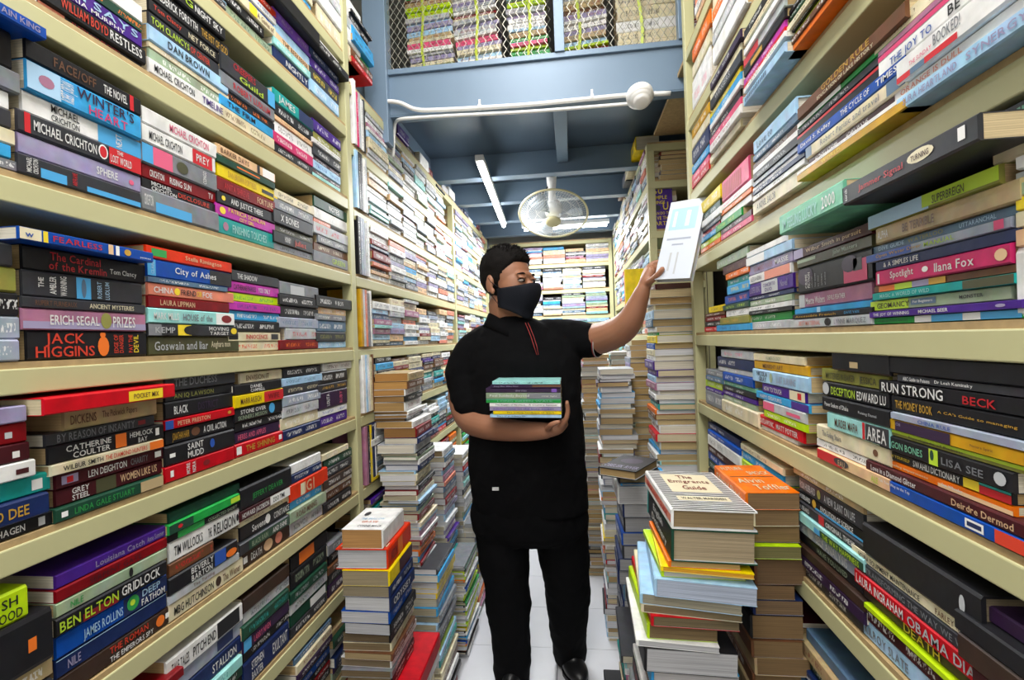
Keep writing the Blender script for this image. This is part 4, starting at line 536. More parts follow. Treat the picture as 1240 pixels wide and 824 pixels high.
Sk('R', 5, 'Y', 170, 35, 315, 2, [(-30, 'tn', dict(x0=10)), (12, 'ch', dict(t=[t('RON HUBBARD', .02, .3, 'lg'), t('A NEW SLANT ON LIFE', .45, .9, 'lg'), ('O*', .33, .39, .2, .8, 'ol')])), (95, 'k', dict(t=[t('HUBBARD', .02, .22), ('O*', .25, .32, .1, .9, 'go'), t('EVOLUTION OF SCIENCE', .4, .88), bd(.3, 1, 'sb', 0, .25)])), (152, 'ch', dict(t=[t('HUBBARD', .02, .2), bd(.36, .45, 'r'), t('ORIGINAL THESIS', .48, .9, 'w')])), (205, 'aq', dict(t=[bd(.28, .4, 'sb', .1, .6), bd(.38, 1, 'dg', 0, .7), t('THE WAY HAPPINESS', .42, .95, 'lm', .08, .65)])), (262, 'sv', dict(t=[t('RON', .02, .12, 'w'), ('O*', .17, .27, .1, .95, 'lg'), t('SELF ANALYSIS', .32, .8, 'w', .15, .85)])), (335, 'k', dict(t=[t('HAVE SCIENTOLOGY' if 0 else 'HAVE YOU LIVED', .35, .8, 'gg')])), (390, 'db', {}), (440, 'dp', {}), (500, 'ch', {})], 560)
Sk('R', 5, 'V', 350, 265, 495, 3, [(690, 'cr', dict(tc='br')), (722, 'sb', dict(t=[bd(.0, .5, 'b', .3, .8)])), (770, 'lm', {}), (830, 'k', {}), (880, 'dg', {}), (930, 'ch', {}), (990, 'db', {})], 1060)
Sk('R', 5, 'V', 150, 75, 255, 4, [(560, 'nb', {}), (595, 'b', {}), (622, 'w', dict(t=[t('DOWN TO BITS', .15, .75, 'gy'), ('O*', .88, .95, .2, .8, 'ch')])), (680, 'mr', {}), (722, 'b', {}), (770, 'dg', {}), (820, 'k', {})], 880)
# protruding pair above the two middle stacks of the right rack
def free_book(px0, pyt0, pyb0, px1, dx, c, prints, place, hard=False, W=.15, **kw):
    X0 = RX-dx; a = onX(px0, pyt0, X0); b = onX(px0, pyb0, X0); e = onX(px1, 200, X0); L = a.y-e.y
    return add_book(zrot((X0, a.y, b.z), -math.pi/2), L, W, a.z-b.z, c, 'w', prints, hard, None, None, place, 'book', "books on the right rack fourth shelf", **kw)
free_book(1021, 227, 250, 1187, .045, 'ch', [t('torch', .03, .055, 'w', .1, .8, 1), t('Jammer Signal', .17, .55, 'r', .25, .7), ('O*', .58, .76, .3, .85, 'cr'), t('TURNING', .61, .73, 'mr', .42, .7), bd(.9, .94, 'w', .3, .8)], "", label="charcoal book with red script and white oval badge, jutting out from right rack", force=True)
free_book(944.5, 262, 286, 1021, .045, 'mi', [t("I'M FEELING LUCKY", .06, .65, 'aq', .15, .75), t('2000', .72, .9, 'w', .2, .8)], "", label="mint-green book jutting out left of the charcoal one with white badge", force=True)
# ================================================================ rows filled in where the photograph shows only small spines
PALE = ['w']*9+['lg']*4+['lb', 'lb', 'cr', 'cr', 'sv', 'sv', 'gy', 'aq', 'lp', 'pe', 'sb', 'sa', 'dr', 'ch', 'sl', 'k', 'gg', 'mv', 'cr']
DARK = ['k', 'ch', 'nb', 'db', 'dr', 'gy', 'dg', 'w', 'tn', 'mr', 'dp', 'sl', 'cr', 'k', 'b', 'gg']
MIX = ['k', 'w', 'ch', 'r', 'nb', 'cr', 'lb', 'y', 'o', 'g', 'gy', 'dr', 't', 'p', 'sb', 'w', 'lg', 'br', 'w', 'cr']
def tcol(c): 
    r, g, b = C(c); return 'w' if (r+g+b)/3 < .3 else random.choice(['k', 'dr', 'nb', 'ch'])
def fill(front, sg, rows, r, Y0, Y1, pal, seed, place, h=(.13, .2), used=(), axis='X', Lr=(.165, .2), Tr=(.011, .03)):
    rd = random.Random(seed); y = Y0+.01; n = 0
    while y < Y1-.13:
        L = rd.uniform(*Lr); hit = next(((a, b) for a, b in used if a < y+L-.02 and b > y+.02), None)
        if hit: y = hit[1]+.004; continue
        if y+L > Y1: break
        n += 1; z = rows[r]+PLY; top = z+rd.uniform(*h); st = []
        while z < top:
            T = rd.uniform(*Tr)
            if z+T > rows[r]+.213: break
            l2 = L-rd.choice([0, 0, .003, .01, .02]); d = rd.uniform(-.012, .008); W = rd.uniform(.11, .14)
            if axis == 'X':
                X = zrot((front+sg*d, y+(0 if sg > 0 else l2)+rd.uniform(0, .004), z), sg*math.pi/2)
            else: X = zrot((y, front+d, z), 0)
            c = rd.choice(pal); st.append((X, l2, W, T, c)); z += T
        for i, (X, l2, W, T, c) in enumerate(st):
            k = len(st)-i
            pl = 'top' if k == 1 else 'bottom' if k == len(st) else '%s from top' % ORD[k]
            add_book(X, l2, W, T-.0004, c, tcol(c), pc=rd.choice(PAGES+['e6e2d6', 'dcd6c6']), place='%s, %s stack, %s' % (pl, ORD[n], place), group='books on racks')
        y += L+rd.uniform(.001, .008)
# left near bay leftovers
for r in range(0, 10):
    us = USED.get(('L', r), []); lo = min([a for a, b in us], default=1.0)
    # full extents: first entries of each stack
    spans = []
    fill(LX, 1, LZ, r, .45 if r < 9 else .8, 1.575, DARK if r > 4 else MIX, 100+r, "left rack's %s shelf beside the measured ones" % ORD[r+1] if 0 else "rear of left rack's %s shelf" % ORD[r+1], used=us)
for r in range(0, 9):
    us = USED.get(('R', r), [])
    fill(RX, -1, RZ, r, .40, 1.80, (PALE if r < 2 else DARK if r > 4 else MIX), 200+r, "end of right rack's %s shelf" % ORD[r+1], used=us, Lr=(.19, .24), h=(.12, .18))
fill(RX, -1, {0: 2.345}, 0, .8, 1.8, PALE, 250, "right rack's highest shelf", Lr=(.19, .24))
# further left bays
LZ2 = dict(LZ); LZ2[1] = 2.045; LZ2[2] = 1.825
fill(LX, 1, {0: 2.335}, 0, 1.63, 1.93, MIX, 301, "left rack's top shelf below the mezzanine", h=(.15, .2))
for r in range(1, 10):
    pal = PALE if r < 5 else MIX
    fill(LX, 1, LZ2, r, 1.74 if r < 6 else 1.66, 3.05, pal, 310+r, "second bay of left rack, %s shelf" % ORD[r], h=(.16, .2))
    fill(LX, 1, LZ2, r, 3.12, 4.32, pal, 330+r, "third bay of left rack, %s shelf" % ORD[r], h=(.16, .2))
for q in range(14):
    rd = random.Random(q); add_book(zrot((LX+rd.uniform(-.03, 0), 2.1+q*.155, 2.262+(.02 if q % 3 == 0 else 0)), math.pi/2), .15, .11, rd.uniform(.02, .06), rd.choice(MIX), place="loose on top of left rack, %s from front" % ORD[q+1])
# upright books at the start of the second bay
UPX = [(1.628, .235, .02, 'lb', 'w'), (1.652, .2, .014, 'k', 'w'), (1.668, .205, .016, 'ch', 'lg'), (1.687, .19, .02, 'w', 'k'), (1.71, .2, .012, 'lg', 'k')]
for r in range(1, 7):
    cs = [['w', 'hp', 'lg', 'w', 'k'], ['lb', 'k', 'ch', 'w', 'lg'], ['k', 'sv', 'sv', 'lg', 'w'], ['go', 'lg', 'sa', 'gy', 'w'], ['w', 'lb', 'w', 'cr', 'br'], ['mv', 'k', 'y', 'nb', 'w']][r-1]
    for j, (y, h, T, c, tc) in enumerate(UPX):
        h = min(h, .2) if r != 1 else h*.95
        X = Matrix(((0, -1, 0, LX+.005), (0, 0, 1, y), (-1, 0, 0, LZ2[r]+PLY+h), (0, 0, 0, 1)))
        add_book(X, h, .12, T, cs[j], tc, place="%s upright after the rack post, left rack's %s shelf" % (ORD[j+1], ORD[r+1]), group='upright books')
# far right rack and back rack

for r in range(9):
    fill(R2X, -1, R2Z, r, 2.49, 4.42, PALE, 400+r, "far right rack, %s shelf" % ORD[r+1], h=(.15, .2))
for i, (T, c, W) in enumerate([(.022, 'cr', .17), (.02, 'gy', .2), (.03, 'cr', .2), (.024, 'tn', .17), (.02, 'k', .19), (.018, 'dr', .17), (.02, 'w', .15)]):
    add_book(zrot((.45+.004*(i % 3), 2.47+.17, 2.112+sum([.022, .02, .03, .024, .02, .018, .02][:i])), -math.pi/2), .17, W*.85, T-.001, c, pc='c4ab7c', place="in the pile at the end of far right rack's top shelf, %s from bottom" % ORD[i+1])
for q, (yy, T, c) in enumerate([(2.62, .07, 'y'), (2.95, .05, 'cr'), (3.1, .06, 'gy'), (3.4, .04, 'br')]):
    add_book(zrot((R2X-.03, yy+.18, 2.325 if 0 else 2.112+.205), -math.pi/2), .18, .12, T, c, 'b', place="lying on the far right rack's top, %s from front" % ORD[q+1])
BKY = 4.5; BZ = {0: 2.03, 1: 1.795, 2: 1.56, 3: 1.33, 4: 1.10, 5: .87, 6: .64, 7: .41, 8: .18}
for r in range(9):
    fill(BKY, 1, BZ, r, -.66, .38, PALE, 500+r, "back rack, %s shelf" % ORD[r+1], h=(.12, .165) if r == 0 else (.16, .2), axis='Y', Lr=(.17, .21))
# ================================================================ floor stacks (books with spines to the aisle, page ends to the camera)
def fstack(Xs, Y, sg, z0, z1, Wm, Lm, specs, pal, seed, place, Tr=(.014, .03), pcs=None, rot=0, jit=.008, tilt=0):
    """Xs: spine plane, Y: near end; specs from the top down, then random from pal"""
    rd = random.Random(seed); z = z1; i = 0; lst = []
    while z > z0+.01:
        if i < len(specs): T, c, o = specs[i]
        else: T, c, o = rd.uniform(*Tr), rd.choice(pal), {}
        T = min(T, z-z0); L = o.get('L', Lm+rd.uniform(-.015, .01)); W = o.get('W', Wm+rd.uniform(-.018, .01)); a = rot+rd.uniform(-.035, .035)+o.get('rot', 0)
        dx = rd.uniform(-jit, jit)+o.get('dx', 0); dy = rd.uniform(-jit, jit)+o.get('dy', 0)
        if sg > 0: X = zrot((Xs+dx, Y+dy, z-T), math.pi/2+a)
        else: X = zrot((Xs+dx, Y+dy+L, z-T), -math.pi/2+a)
        if tilt: X = Matrix.Translation((Xs+Wm/2, Y, z1))@Matrix.Rotation(tilt, 4, 'Y')@Matrix.Translation((-Xs-Wm/2, -Y, -z1))@X
        lst.append(add_book(X, L, W, T-.0006, c, o.get('tc') or tcol(c), o.get('t', ()), o.get('hard', False), o.get('pc') or (rd.choice(pcs) if pcs else None), None,
            ('top' if i == 0 else '%s from top' % ORD[i+1])+', '+place, 'book', 'books in the floor stacks', o.get('cp', ()), o.get('label'), o.get('force', False)))
        z -= T; i += 1
    return lst
TANP = ['b89a6c', 'c0a478', 'b0925f', 'cbb48a']; GRYP = ['b9b4a8', 'a8a296', 'c8c4ba', '9c9484']; BRP = ['8f7650', '85704e', '9c8258', '7d6848']; WHP = ['d2d2d5', 'c2c2c6', 'd8d4c8', 'c2baa4', 'aea48a']
fstack(-.505, 1.27, 1, 0, .865, .135, .19, [
 (.052, 'w', dict(W=.115, L=.17, dx=-.008, pc='b3854f', hard=0, cp=[('O*', .15, .3, .6, .8, 'ch'), ('THE SHALLOW', .2, .8, .42, .52, 'lb'), ('GRAVE', .3, .7, .28, .38, 'sa'), ('CONNIE MACK', .3, .9, .1, .2, 'gy')], label='thick white-covered paperback crowning the front left floor stack', force=1)),
 (.055, 'ro', dict(W=.145, L=.2, pc='b9b9bd', hard=1, t=[('', .4, .6, .1, .9, 'o'), t('WISDOM', .1, .35, 'dr')], cp=[('MACMILLAN', .05, .95, .06, .22, 'cr'), ('THE RED SEA', .05, .9, .35, .5, 'y')], label='thick orange-red hardback under the white paperback, front left floor stack', force=1)),
 (.042, 'y', dict(pc='97896c', t=[bd(.4, 1, 'mr')])), (.03, 'nb', dict(pc='8c8068')), (.038, 'nb', dict(pc='c4c4c6', t=[t('ODYSSEY', .1, .8)])), (.032, 'b', dict(pc='bcbcc0')), (.03, 'k', dict(pc='b4b4b8')),
 (.028, 'k', dict(pc='6b5a42')), (.022, 'cr', dict(pc='7d6a4c')), (.02, 'br', dict(pc='a08a64')), (.024, 'w', dict(pc='87755a')), (.02, 'gy', dict(pc='6e5c42')), (.02, 'k', dict(pc='8a7654')), (.018, 'dr', dict(pc='a5906c')),
 (.05, 'r', dict(W=.17, L=.27, dx=.05, hard=1)), (.03, 'w', dict(W=.17, L=.27, dx=.06, tc='k')), (.03, 'cr', dict(dx=.06))], MIX, 601, 'front left floor stack below the rack post', pcs=BRP)
fstack(-.565, 1.72, 1, 0, 1.255, .135, .2, [(.03, 'tn', dict(pc='a9783c', dx=-.02)), (.028, 'br', dict(pc='b98a4a', dx=-.03)), (.024, 'w', dict(pc='a87a40', dx=-.03)), (.022, 'k', dict(pc='8d6a3c', dx=-.03)), (.034, 'w', dict(pc='a58350', dx=-.03)),
 (.012, 'w', dict(pc='8d6a3c', dx=-.03)), (.012, 'lg', dict(pc='8d6a3c', dx=-.03)), (.012, 'k', dict(pc='7d5c34', dx=-.03)), (.025, 'w', dict(pc='b08c54', dx=-.01)), (.035, 'dr', dict(pc='8c6434', dx=.0)), (.022, 'nb', dict(pc='c9c2b0')), (.032, 'lg', dict(pc='d0cabb')), (.012, 'k', {}), (.012, 'gg', {}), (.02, 'w', dict(pc='d0d0d2'))], MIX+PALE, 602, 'tall stack against left rack behind the man', pcs=WHP, Tr=(.01, .024))
fstack(-.50, 1.70, 1, 0, .56, .14, .24, [(.02, 'ch', {})], MIX+['sb', 'lm', 't'], 603, 'low outer stack, left of the aisle', pcs=WHP)
fstack(-.575, 2.12, 1, 0, .885, .14, .2, [(.03, 'w', dict(pc='8a7654', hard=1))], MIX+PALE, 604, 'second-row stack on left aisle side', pcs=WHP)
fstack(-.49, 2.08, 1, 0, .40, .15, .26, [(.01, 'gy', {}), (.01, 'dg', {})], ['sb', 'w', 'lm', 'y', 'b', 'g', 'lg', 'k', 'o', 'w'], 605, 'magazine stack by the left aisle edge', pcs=WHP, Tr=(.006, .014))
fstack(-.56, 2.42, 1, 0, .80, .15, .22, [(.02, 'w', {}), (.02, 'cr', {})], PALE+MIX, 606, 'third-row stack on left aisle side', pcs=WHP)
fstack(-.50, 2.42, 1, 0, .45, .14, .22, [(.02, 'gy', {})], PALE+MIX, 607, 'fourth-row stack on left aisle side', pcs=WHP)
fstack(-.52, 2.80, 1, 0, .36, .15, .22, [(.02, 'w', {}), (.02, 'w', {})], MIX, 608, 'short stack behind the man', pcs=WHP)
fstack(-.57, 3.15, 1, 0, .7, .15, .22, [], MIX, 609, 'rear stack on left aisle side', pcs=WHP)
fstack(-.57, 3.55, 1, 0, .9, .15, .22, [], MIX, 610, 'last stack on left aisle side', pcs=WHP)
fstack(-.50, 1.40, 1, 0, .30, .15, .24, [], ['dr', 'k', 'w', 'cr', 'b', 'y'], 611, 'low stack under the front left one', pcs=WHP)
# right side
fstack(.305, 1.88, -1, 0, 1.548, .165, .2, [(.02, 'mr', dict(pc='4a2a20')), (.03, 'cr', dict(pc='d8c49a')), (.026, 'w', dict(pc='c9a873', W=.18)), (.02, 'cr', {}), (.034, 'lb', {}), (.028, 'sl', dict(pc='a58f64')), (.02, 'w', {}), (.012, 'g', dict(pc='cfcabb')), (.03, 'y', {}), (.022, 'b', {}), (.024, 'cr', {})], MIX+PALE, 620, 'tall right stack beneath the raised book', pcs=['cbb893', 'b8a273', 'd6cfbc', 'c9bb9c', 'd8d8dc', 'cfcfd2', 'dcd6c6', 'b09a6e'], Tr=(.014, .034), jit=.011)
fstack(.115, 2.25, -1, 0, 1.215, .15, .2, [(.025, 'lg', dict(pc='d6d0bf')), (.02, 'w', {}), (.014, 'k', {}), (.02, 'dp', {})], PALE+MIX, 621, 'mid-aisle stack right of the man', pcs=['cbb893', 'd6cfbc', 'b59a6e', 'd8d8dc', 'cfcfd2'], Tr=(.014, .03))
fstack(.27, 2.38, -1, 0, 1.34, .12, .16, [], PALE, 622, 'tan-paged stack left of the tallest one', pcs=TANP, Tr=(.02, .04))
fstack(.05, 2.85, -1, 0, 1.28, .14, .2, [(.02, 'g', {}), (.02, 'cr', {})], PALE, 623, 'rear stack with green top book', pcs=GRYP+TANP)
fstack(.22, 2.9, -1, 0, 1.27, .14, .2, [], PALE, 624, 'rear stack beside the far rack', pcs=GRYP+TANP)
fstack(.06, 3.3, -1, 0, 1.0, .15, .2, [], PALE, 625, 'hindmost stack on the right', pcs=GRYP)
fstack(.135, 1.62, -1, 0, .95, .14, .19, [
 (.028, 'k', dict(dx=.035, dy=-.06, hard=1, pc='a58a5c', rot=-.5, cp=[('OBELISK RIVER', .05, .95, .1, .3, 'lp'), ('O*', .2, .8, .45, .8, 'dp')], label='black hardback with purple emblem topping the stack beside the man', force=1)),
 (.036, 'ch', dict(hard=1, pc='a2906c', cp=[('', .3, .34, .3, .8, 'hp')])), (.008, 'sb', dict(W=.16)), (.055, 'w', dict(pc='b6b6b8', tc='nb')), (.045, 'nb', dict(pc='a2a2a4')), (.05, 'k', dict(pc='969698')), (.04, 'b', dict(pc='8c8c8e'))], ['k', 'nb', 'ch', 'sl'], 626, 'grey-paged stack beside the man', pcs=['a2a2a4', '8c8c8e'], Tr=(.03, .05))
fstack(.115, 1.36, -1, 0, .50, .15, .24, [(.02, 'ch', {}), (.02, 'aq', dict(t=[bd(.0, .3, 'y'), bd(.5, .7, 'o')])), (.016, 'w', {}), (.02, 'mv', {}), (.022, 'k', dict(tc='r'))], MIX, 627, 'low stack near the right foot', pcs=WHP)
fstack(.07, 1.28, -1, 0, .33, .16, .26, [(.022, 'k', dict(tc='r')), (.02, 'db', {})], ['k', 'r', 'sb', 'w'], 628, 'lowest outer stack near the right foot', pcs=WHP)
fstack(.175, .96, -1, 0, 1.03, .155, .22, [
 (.038, 'w', dict(hard=1, W=.155, L=.27, pc='8f7a58', rot=.0, cp='GUIDE', t=[bd(0, 1, 'sa', .3, .7), t('EMIGRANTS GUIDE', .1, .9, 'r', .35, .65)], tc='k', label='black-and-white striped hardback guide with red title, on the front right stack', force=1)),
 (.062, 'dg', dict(hard=1, W=.155, L=.26, pc='a8977a', rot=.01, dx=.0, t=[bd(0, 1, 'k', .1, .9), t('English', .3, .7, 'w', .5, .85), t('Dictionary', .25, .85, 'w', .12, .48), bd(0, .06, 't')], label='thick dark-green dictionary under the striped guide', force=1)),
 (.012, 'o', dict(pc='b59860', W=.13)), (.01, 'y', dict(W=.165, pc='d89a20', rot=-.05)), (.012, 'lm', dict(dx=-.015)), (.034, 'lb', dict(W=.18, L=.25, dx=-.015, pc='aab4c8', rot=-.08)), (.02, 'lb', dict(W=.18, L=.25, dx=-.02, pc='8f8a78', rot=-.08)),
 (.016, 'cr', dict(W=.18, L=.25, dx=-.03, pc='77684c', rot=-.04, tc='br')), (.02, 'r', dict(W=.16, L=.26, dx=-.04, pc='6a5c42')), (.03, 'lm', dict(W=.13, L=.24, dx=-.042, pc='776343')), (.012, 'w', dict(W=.15, L=.25, dx=-.046, tc='g', pc='b3b3b7')), (.045, 'k', dict(W=.17, L=.27, dx=-.052, pc='b3b3b7', tc='r')), (.04, 'sb', dict(W=.16, L=.24, dx=-.03, pc='bcbabc')),
 (.042, 'br', dict(W=.16, dx=-.03, pc='a29474', hard=1)), (.02, 'w', dict(W=.15, dx=-.04, tc='g')), (.045, 'k', dict(W=.17, dx=-.045, pc='807c70', tc='r')), (.035, 'gy', dict(W=.17, dx=-.04, pc='8a867c'))], MIX, 629, 'front right stack under the striped guide', pcs=GRYP, tilt=.045)
fstack(.335, 1.02, -1, 0, 1.045, .10, .2, [
 (.034, 'o', dict(W=.1, pc='7d6140', t=[t('Edward Shock', .1, .9, 'cr')], cp=[('FUTURE', .05, .5, .78, .93, 'cr'), ('SHOCK', .5, .95, .6, .75, 'cr'), ('', .05, .95, .53, .55, 'k'), ('Alvin', .1, .6, .3, .48, 'cr'), ('Toffler', .3, .95, .08, .27, 'cr')], label='orange paperback with cream title, topmost of the brown-paged right stack', force=1)),
 (.034, 'cr', dict(pc='7f6544')), (.034, 'k', dict(pc='7a603e', W=.09)), (.026, 'lm', dict(pc='6f6a3e', W=.1)), (.055, 'br', dict(pc='6a5136')), (.03, 'k', dict(pc='705638')), (.03, 'nb', dict(pc='715a40'))], ['br', 'k', 'tn'], 630, 'brown-paged stack under the orange paperback', pcs=['6e5538', '7a603e', '644c32'], Tr=(.03, .05))
# books cradled in the man's arm
HY = 1.66; a = onY(592, 506, HY); e = onY(680, 510, HY); hz = a.z
for j, (px0, T, c, prs) in enumerate([(593, .011, 'lb', [t('Diary of an ordinary life', .1, .5, 'nb')]), (597, .012, 'y', [t('The yellow handbook of work', .2, .9, 'do')]), (593, .014, 'lp', [t('adolescents on the busy street', .05, .9, 'p')]), (593, .013, 'w', [t('The Anglers of Nowhere', .08, .5, 'ch'), t('A Country Summer', .55, .95, 'ch')]),
 (589, .014, 'g', [bd(0, 1, 'aq', .85, 1), t('LONG GREEN WALK', .15, .9, 'mi')]), (589, .021, 'gg', [bd(.55, 1, 'gy'), t('Pool Suddenly Beyond', .05, .58, 'w'), t('river light', .75, .95, 'w', .3, .6)]), (589, .015, 'dp', [t('silver crane', .4, .55, 'lp'), bd(.88, .95, 'vi', .1, .9)]), (595, .012, 'dp', [bd(.6, 1, 'br', .3, .9), t('King Man Who Flew', .05, .4, 'lp')]), (597, .011, 'aq', [])]):
    s = onY(px0, 490, HY).x; b = add_book(Matrix.Translation((s, HY, hz))@Matrix.Rotation(.022, 4, 'Y'), e.x-s, .16, T-.0005, c, 'k' if c in ('y', 'lb', 'w', 'aq') else 'w', prs,
        label='%s book, %s the pile held in the man\'s arm' % (CN[c][1], ['lowest of', 'second lowest in', 'third lowest in', 'fourth lowest in', 'middle of', 'fourth highest in', 'third highest in', 'second highest in', 'topmost of'][j]), group="books in the man's arm", force=1)
    hz += T
# the big book he raises: cover quad measured on the photograph
bl = onY(797, 341, 1.72); br_ = onY(822, 343, 1.68); tl = onY(817, 250, 1.78)
ux = (tl-bl).normalized(); uy = (br_-bl); uy = (uy-ux*uy.dot(ux)); 
vx = Vector((.8, -.6, .05)); vx = (vx-ux*vx.dot(ux)).normalized(); nz = vx.cross(ux).normalized()   # cover normal
if nz.y > 0: nz = -nz
# local: x = down the spine, y = away from the spine, z = cover normal
X = Matrix.Identity(4)
xx = -ux; zz = nz; yy = zz.cross(xx)
for j in range(3): X[j][0] = xx[j]; X[j][1] = yy[j]; X[j][2] = zz[j]
X.translation = tl
HELD_L = (tl-bl).length+.004
add_book(X, HELD_L, .115 if 0 else .125, .026, 'w', 'sl', [], True, 'd0d2d8', None, '', 'book', '', cprints='RAISED', label="large white-blue hardback the man lifts with his raised hand", force=True)
HELD = X
# face-out book and yellow box file by the far right rack
p = onY(790, 288, 2.47); q = onY(816, 288, 2.47); r_ = onY(790, 236, 2.47)
X = Matrix(((0, 1, 0, p.x), (0, 0, -1, 2.49), (-1, 0, 0, 1.875+(r_.z-p.z)), (0, 0, 0, 1)))
add_book(X, r_.z-p.z, q.x-p.x, .016, 'p', 'y', [], False, None, None, '', 'book', '', cprints='EARTH', label='purple book shown face out with yellow capitals, end of far right rack', force=True)
p = onY(757, 372, 2.44); q = onY(786, 372, 2.44); r_ = onY(757, 328, 2.44)
X = Matrix(((0, 1, 0, p.x), (0, 0, -1, 2.44), (-1, 0, 0, r_.z), (0, 0, 0, 1)))
add_book(X, (r_.z-1.36)+.005 if 0 else r_.z-p.z, q.x-p.x, .05, 'y', 'o', [bd(0, 1, 'o', 0, .6)], True, None, 0, '', 'book', '', label='large bright-yellow book standing face out behind the raised arm', force=True)
# bundles behind the mezzanine mesh
MEZ = []
for j, (x0, x1) in enumerate([(496, 553), (556, 612), (617, 666), (684, 742), (746, 822), (826, 860)]):
    Y = 2.16+.02*(j % 2); a = onY(x0, 50, Y); b = onY(x1, 50, Y); z = 2.475; rd = random.Random(700+j); n = 0
    while z < 3.05:
        T = rd.uniform(.012, .028) if j != 4 else rd.uniform(.035, .06); n += 1
        c = rd.choice(['w', 'lg', 'tn', 'cr', 'pk', 'lp', 'lb', 'g', 'br', 'gy', 'cr', 'w', 'dr', 'lm']) if j != 4 else rd.choice(['cr', 'w', 'cr'])
        L = (b.x-a.x)-rd.uniform(0, .02)
        PV = Matrix.Translation((a.x, Y, 2.48)); add_book(PV@Matrix.Rotation([-.05, -.09, -.04, -.08, 0, 0][j], 4, 'Y')@PV.inverted()@zrot((a.x+rd.uniform(0, .012), Y+rd.uniform(-.012, .012), z), rd.uniform(-.05, .05)), L, .14, T-.0005, c, tcol(c), place='%s from bottom, %s bundle from left behind the mesh' % (ORD[n], ORD[j+1]))
        z += T
    MEZ.append((a.x, b.x, Y))
# ================================================================ which books show largest: rays from the camera over a grid
from mathutils.bvhtree import BVHTree
vs, fs, own = [], [], []
def bb(X, a, b, i):
    n = len(vs)
    for x in (a[0], b[0]):
        for y in (a[1], b[1]):
            for z in (a[2], b[2]): vs.append(tuple(X@Vector((x, y, z))))
    for q in ((0, 1, 3, 2), (4, 6, 7, 5), (0, 4, 5, 1), (2, 3, 7, 6), (0, 2, 6, 4), (1, 5, 7, 3)): fs.append([n+k for k in q]); own.append(i)
for b in BOOKS: bb(b['X'], (0, 0, 0), (b['L'], b['W'], b['T']), b['id'])
I4 = Matrix.Identity(4)
def pbox(px0, px1, py0, py1, Y, d=.1): a = onY(px0, py1, Y); b = onY(px1, py0, Y); bb(I4, (a.x, Y, a.z), (b.x, Y+d, b.z), -1)
pbox(545, 712, 395, 612, 1.85); pbox(588, 650, 303, 395, 1.9); pbox(580, 712, 612, 824, 1.9); pbox(715, 780, 370, 430, 1.8)
for z in LZ.values(): bb(I4, (LX-.1, .3, z-.035), (LX, 1.6, z), -1)
for z in RZ.values(): bb(I4, (RX, .3, z-.035), (RX+.1, 1.8, z), -1)
bb(I4, (-.73, 1.95, 2.29), (.44, 1.97, 2.45), -1)
tree = BVHTree.FromPolygons(vs, fs)
HIT = {}
for yy in range(1, 824, 3):
    for x_ in range(1, 1240, 3):
        h = tree.ray_cast(CAM, ray(x_, yy))
        if h[2] is not None: HIT[own[h[2]]] = HIT.get(own[h[2]], 0)+1
for b in BOOKS:
    b['vis'] = HIT.get(b['id'], 0)*9
    if b['vis'] > 1300 or (b['vis'] > 0 and b['X'].translation.y < .75): b['seed'] = 0
order = sorted(BOOKS, key=lambda b: (-1 if b['force'] else 0, -b['vis']))
nF = sum(1 for b in BOOKS if b['force'])
IND = [b for b in order[:300] if b['vis'] > 0 or b['force']]; ids = {b['id'] for b in IND}; REST = [b for b in BOOKS if b['id'] not in ids]
for b in REST:
    if b['prints']: b['seed'] = random.Random(b['id']).uniform(.1, .95); b['tc'] = b['lett'] if b['lett'] in CN else b['tc']
print('books', len(BOOKS), 'individual', len(IND), 'smallest', IND[-1]['vis'], 'visible rest', sum(1 for b in REST if b['vis'] > 0))
def cover_print(mb, bk):
    T = bk['T']; W = bk['W']; L = bk['L']
    up = bk['cprints']
    if not up: return
    Xf = lambda u, v, l: (W and (L*v, W*u, T+l))       # on the top cover: u across from the spine, v along the spine axis
    s = bk['X']
    flip = s.to_3x3()@Vector((1, 0, 0)); 
    if flip.y < -.3: Xf = lambda u, v, l: (L*(1-v), W*u, T+l)     # right-hand stacks: v=0 nearest the camera
    else: Xf = lambda u, v, l: (L*v, W*(1-u), T+l)
    if up == 'GUIDE':
        Xf = lambda u, v, l: (L*(1-v), W*u, T+l)
        for i in range(26): mb.poly([Xf(.02, i/26+.004, .0002), Xf(.98, i/26+.004, .0002), Xf(.98, i/26+.025, .0002), Xf(.02, i/26+.025, .0002)], col=C('k'))
        put_print(mb, [('', .17, .83, .4, .9, 'cr'), ('The', .38, .6, .76, .87, 'dr'), ('Emigrants', .22, .78, .61, .74, 'dr'), ('Guide', .35, .66, .46, .58, 'dr'), ('', .17, .83, .2, .3, 'cr'), ('WALTER MARSDEN', .22, .78, .22, .28, 'k')], Xf); return
    if up == 'RAISED':
        Xf = lambda u, v, l: (L*(1-v), W*u, T+l)
        put_print(mb, [('', .0, 1, .0, 1, 'ccd3df'), ('', .1, .85, .62, .9, 'lb'), ('', .12, .8, .49, .515, 'sv'), ('', .3, .62, .42, .44, 'sv'), ('', .3, .36, .1, .33, 'lg'), ('', .5, .55, .06, .33, 'lg'), ('', .2, .28, .66, .86, 'w'), ('', .55, .66, .66, .86, 'w')], Xf); return
    if up == 'EARTH':
        Xf = lambda u, v, l: (L*(1-v), W*u, T+l)
        put_print(mb, [('50', .1, .55, .8, .96, 'y'), ('SIMPLE', .05, .75, .68, .78, 'y'), ('THINGS', .02, .65, .57, .66, 'y'), ('O*', .15, .45, .42, .55, 'k'), ('U', .55, .8, .42, .64, 'y'), ('CAN DO TO', .05, .9, .32, .4, 'y'), ('SAVE THE', .02, .85, .2, .3, 'y'), ('EARTH', .02, .85, .07, .18, 'y')], Xf); return
    put_print(mb, up, Xf)
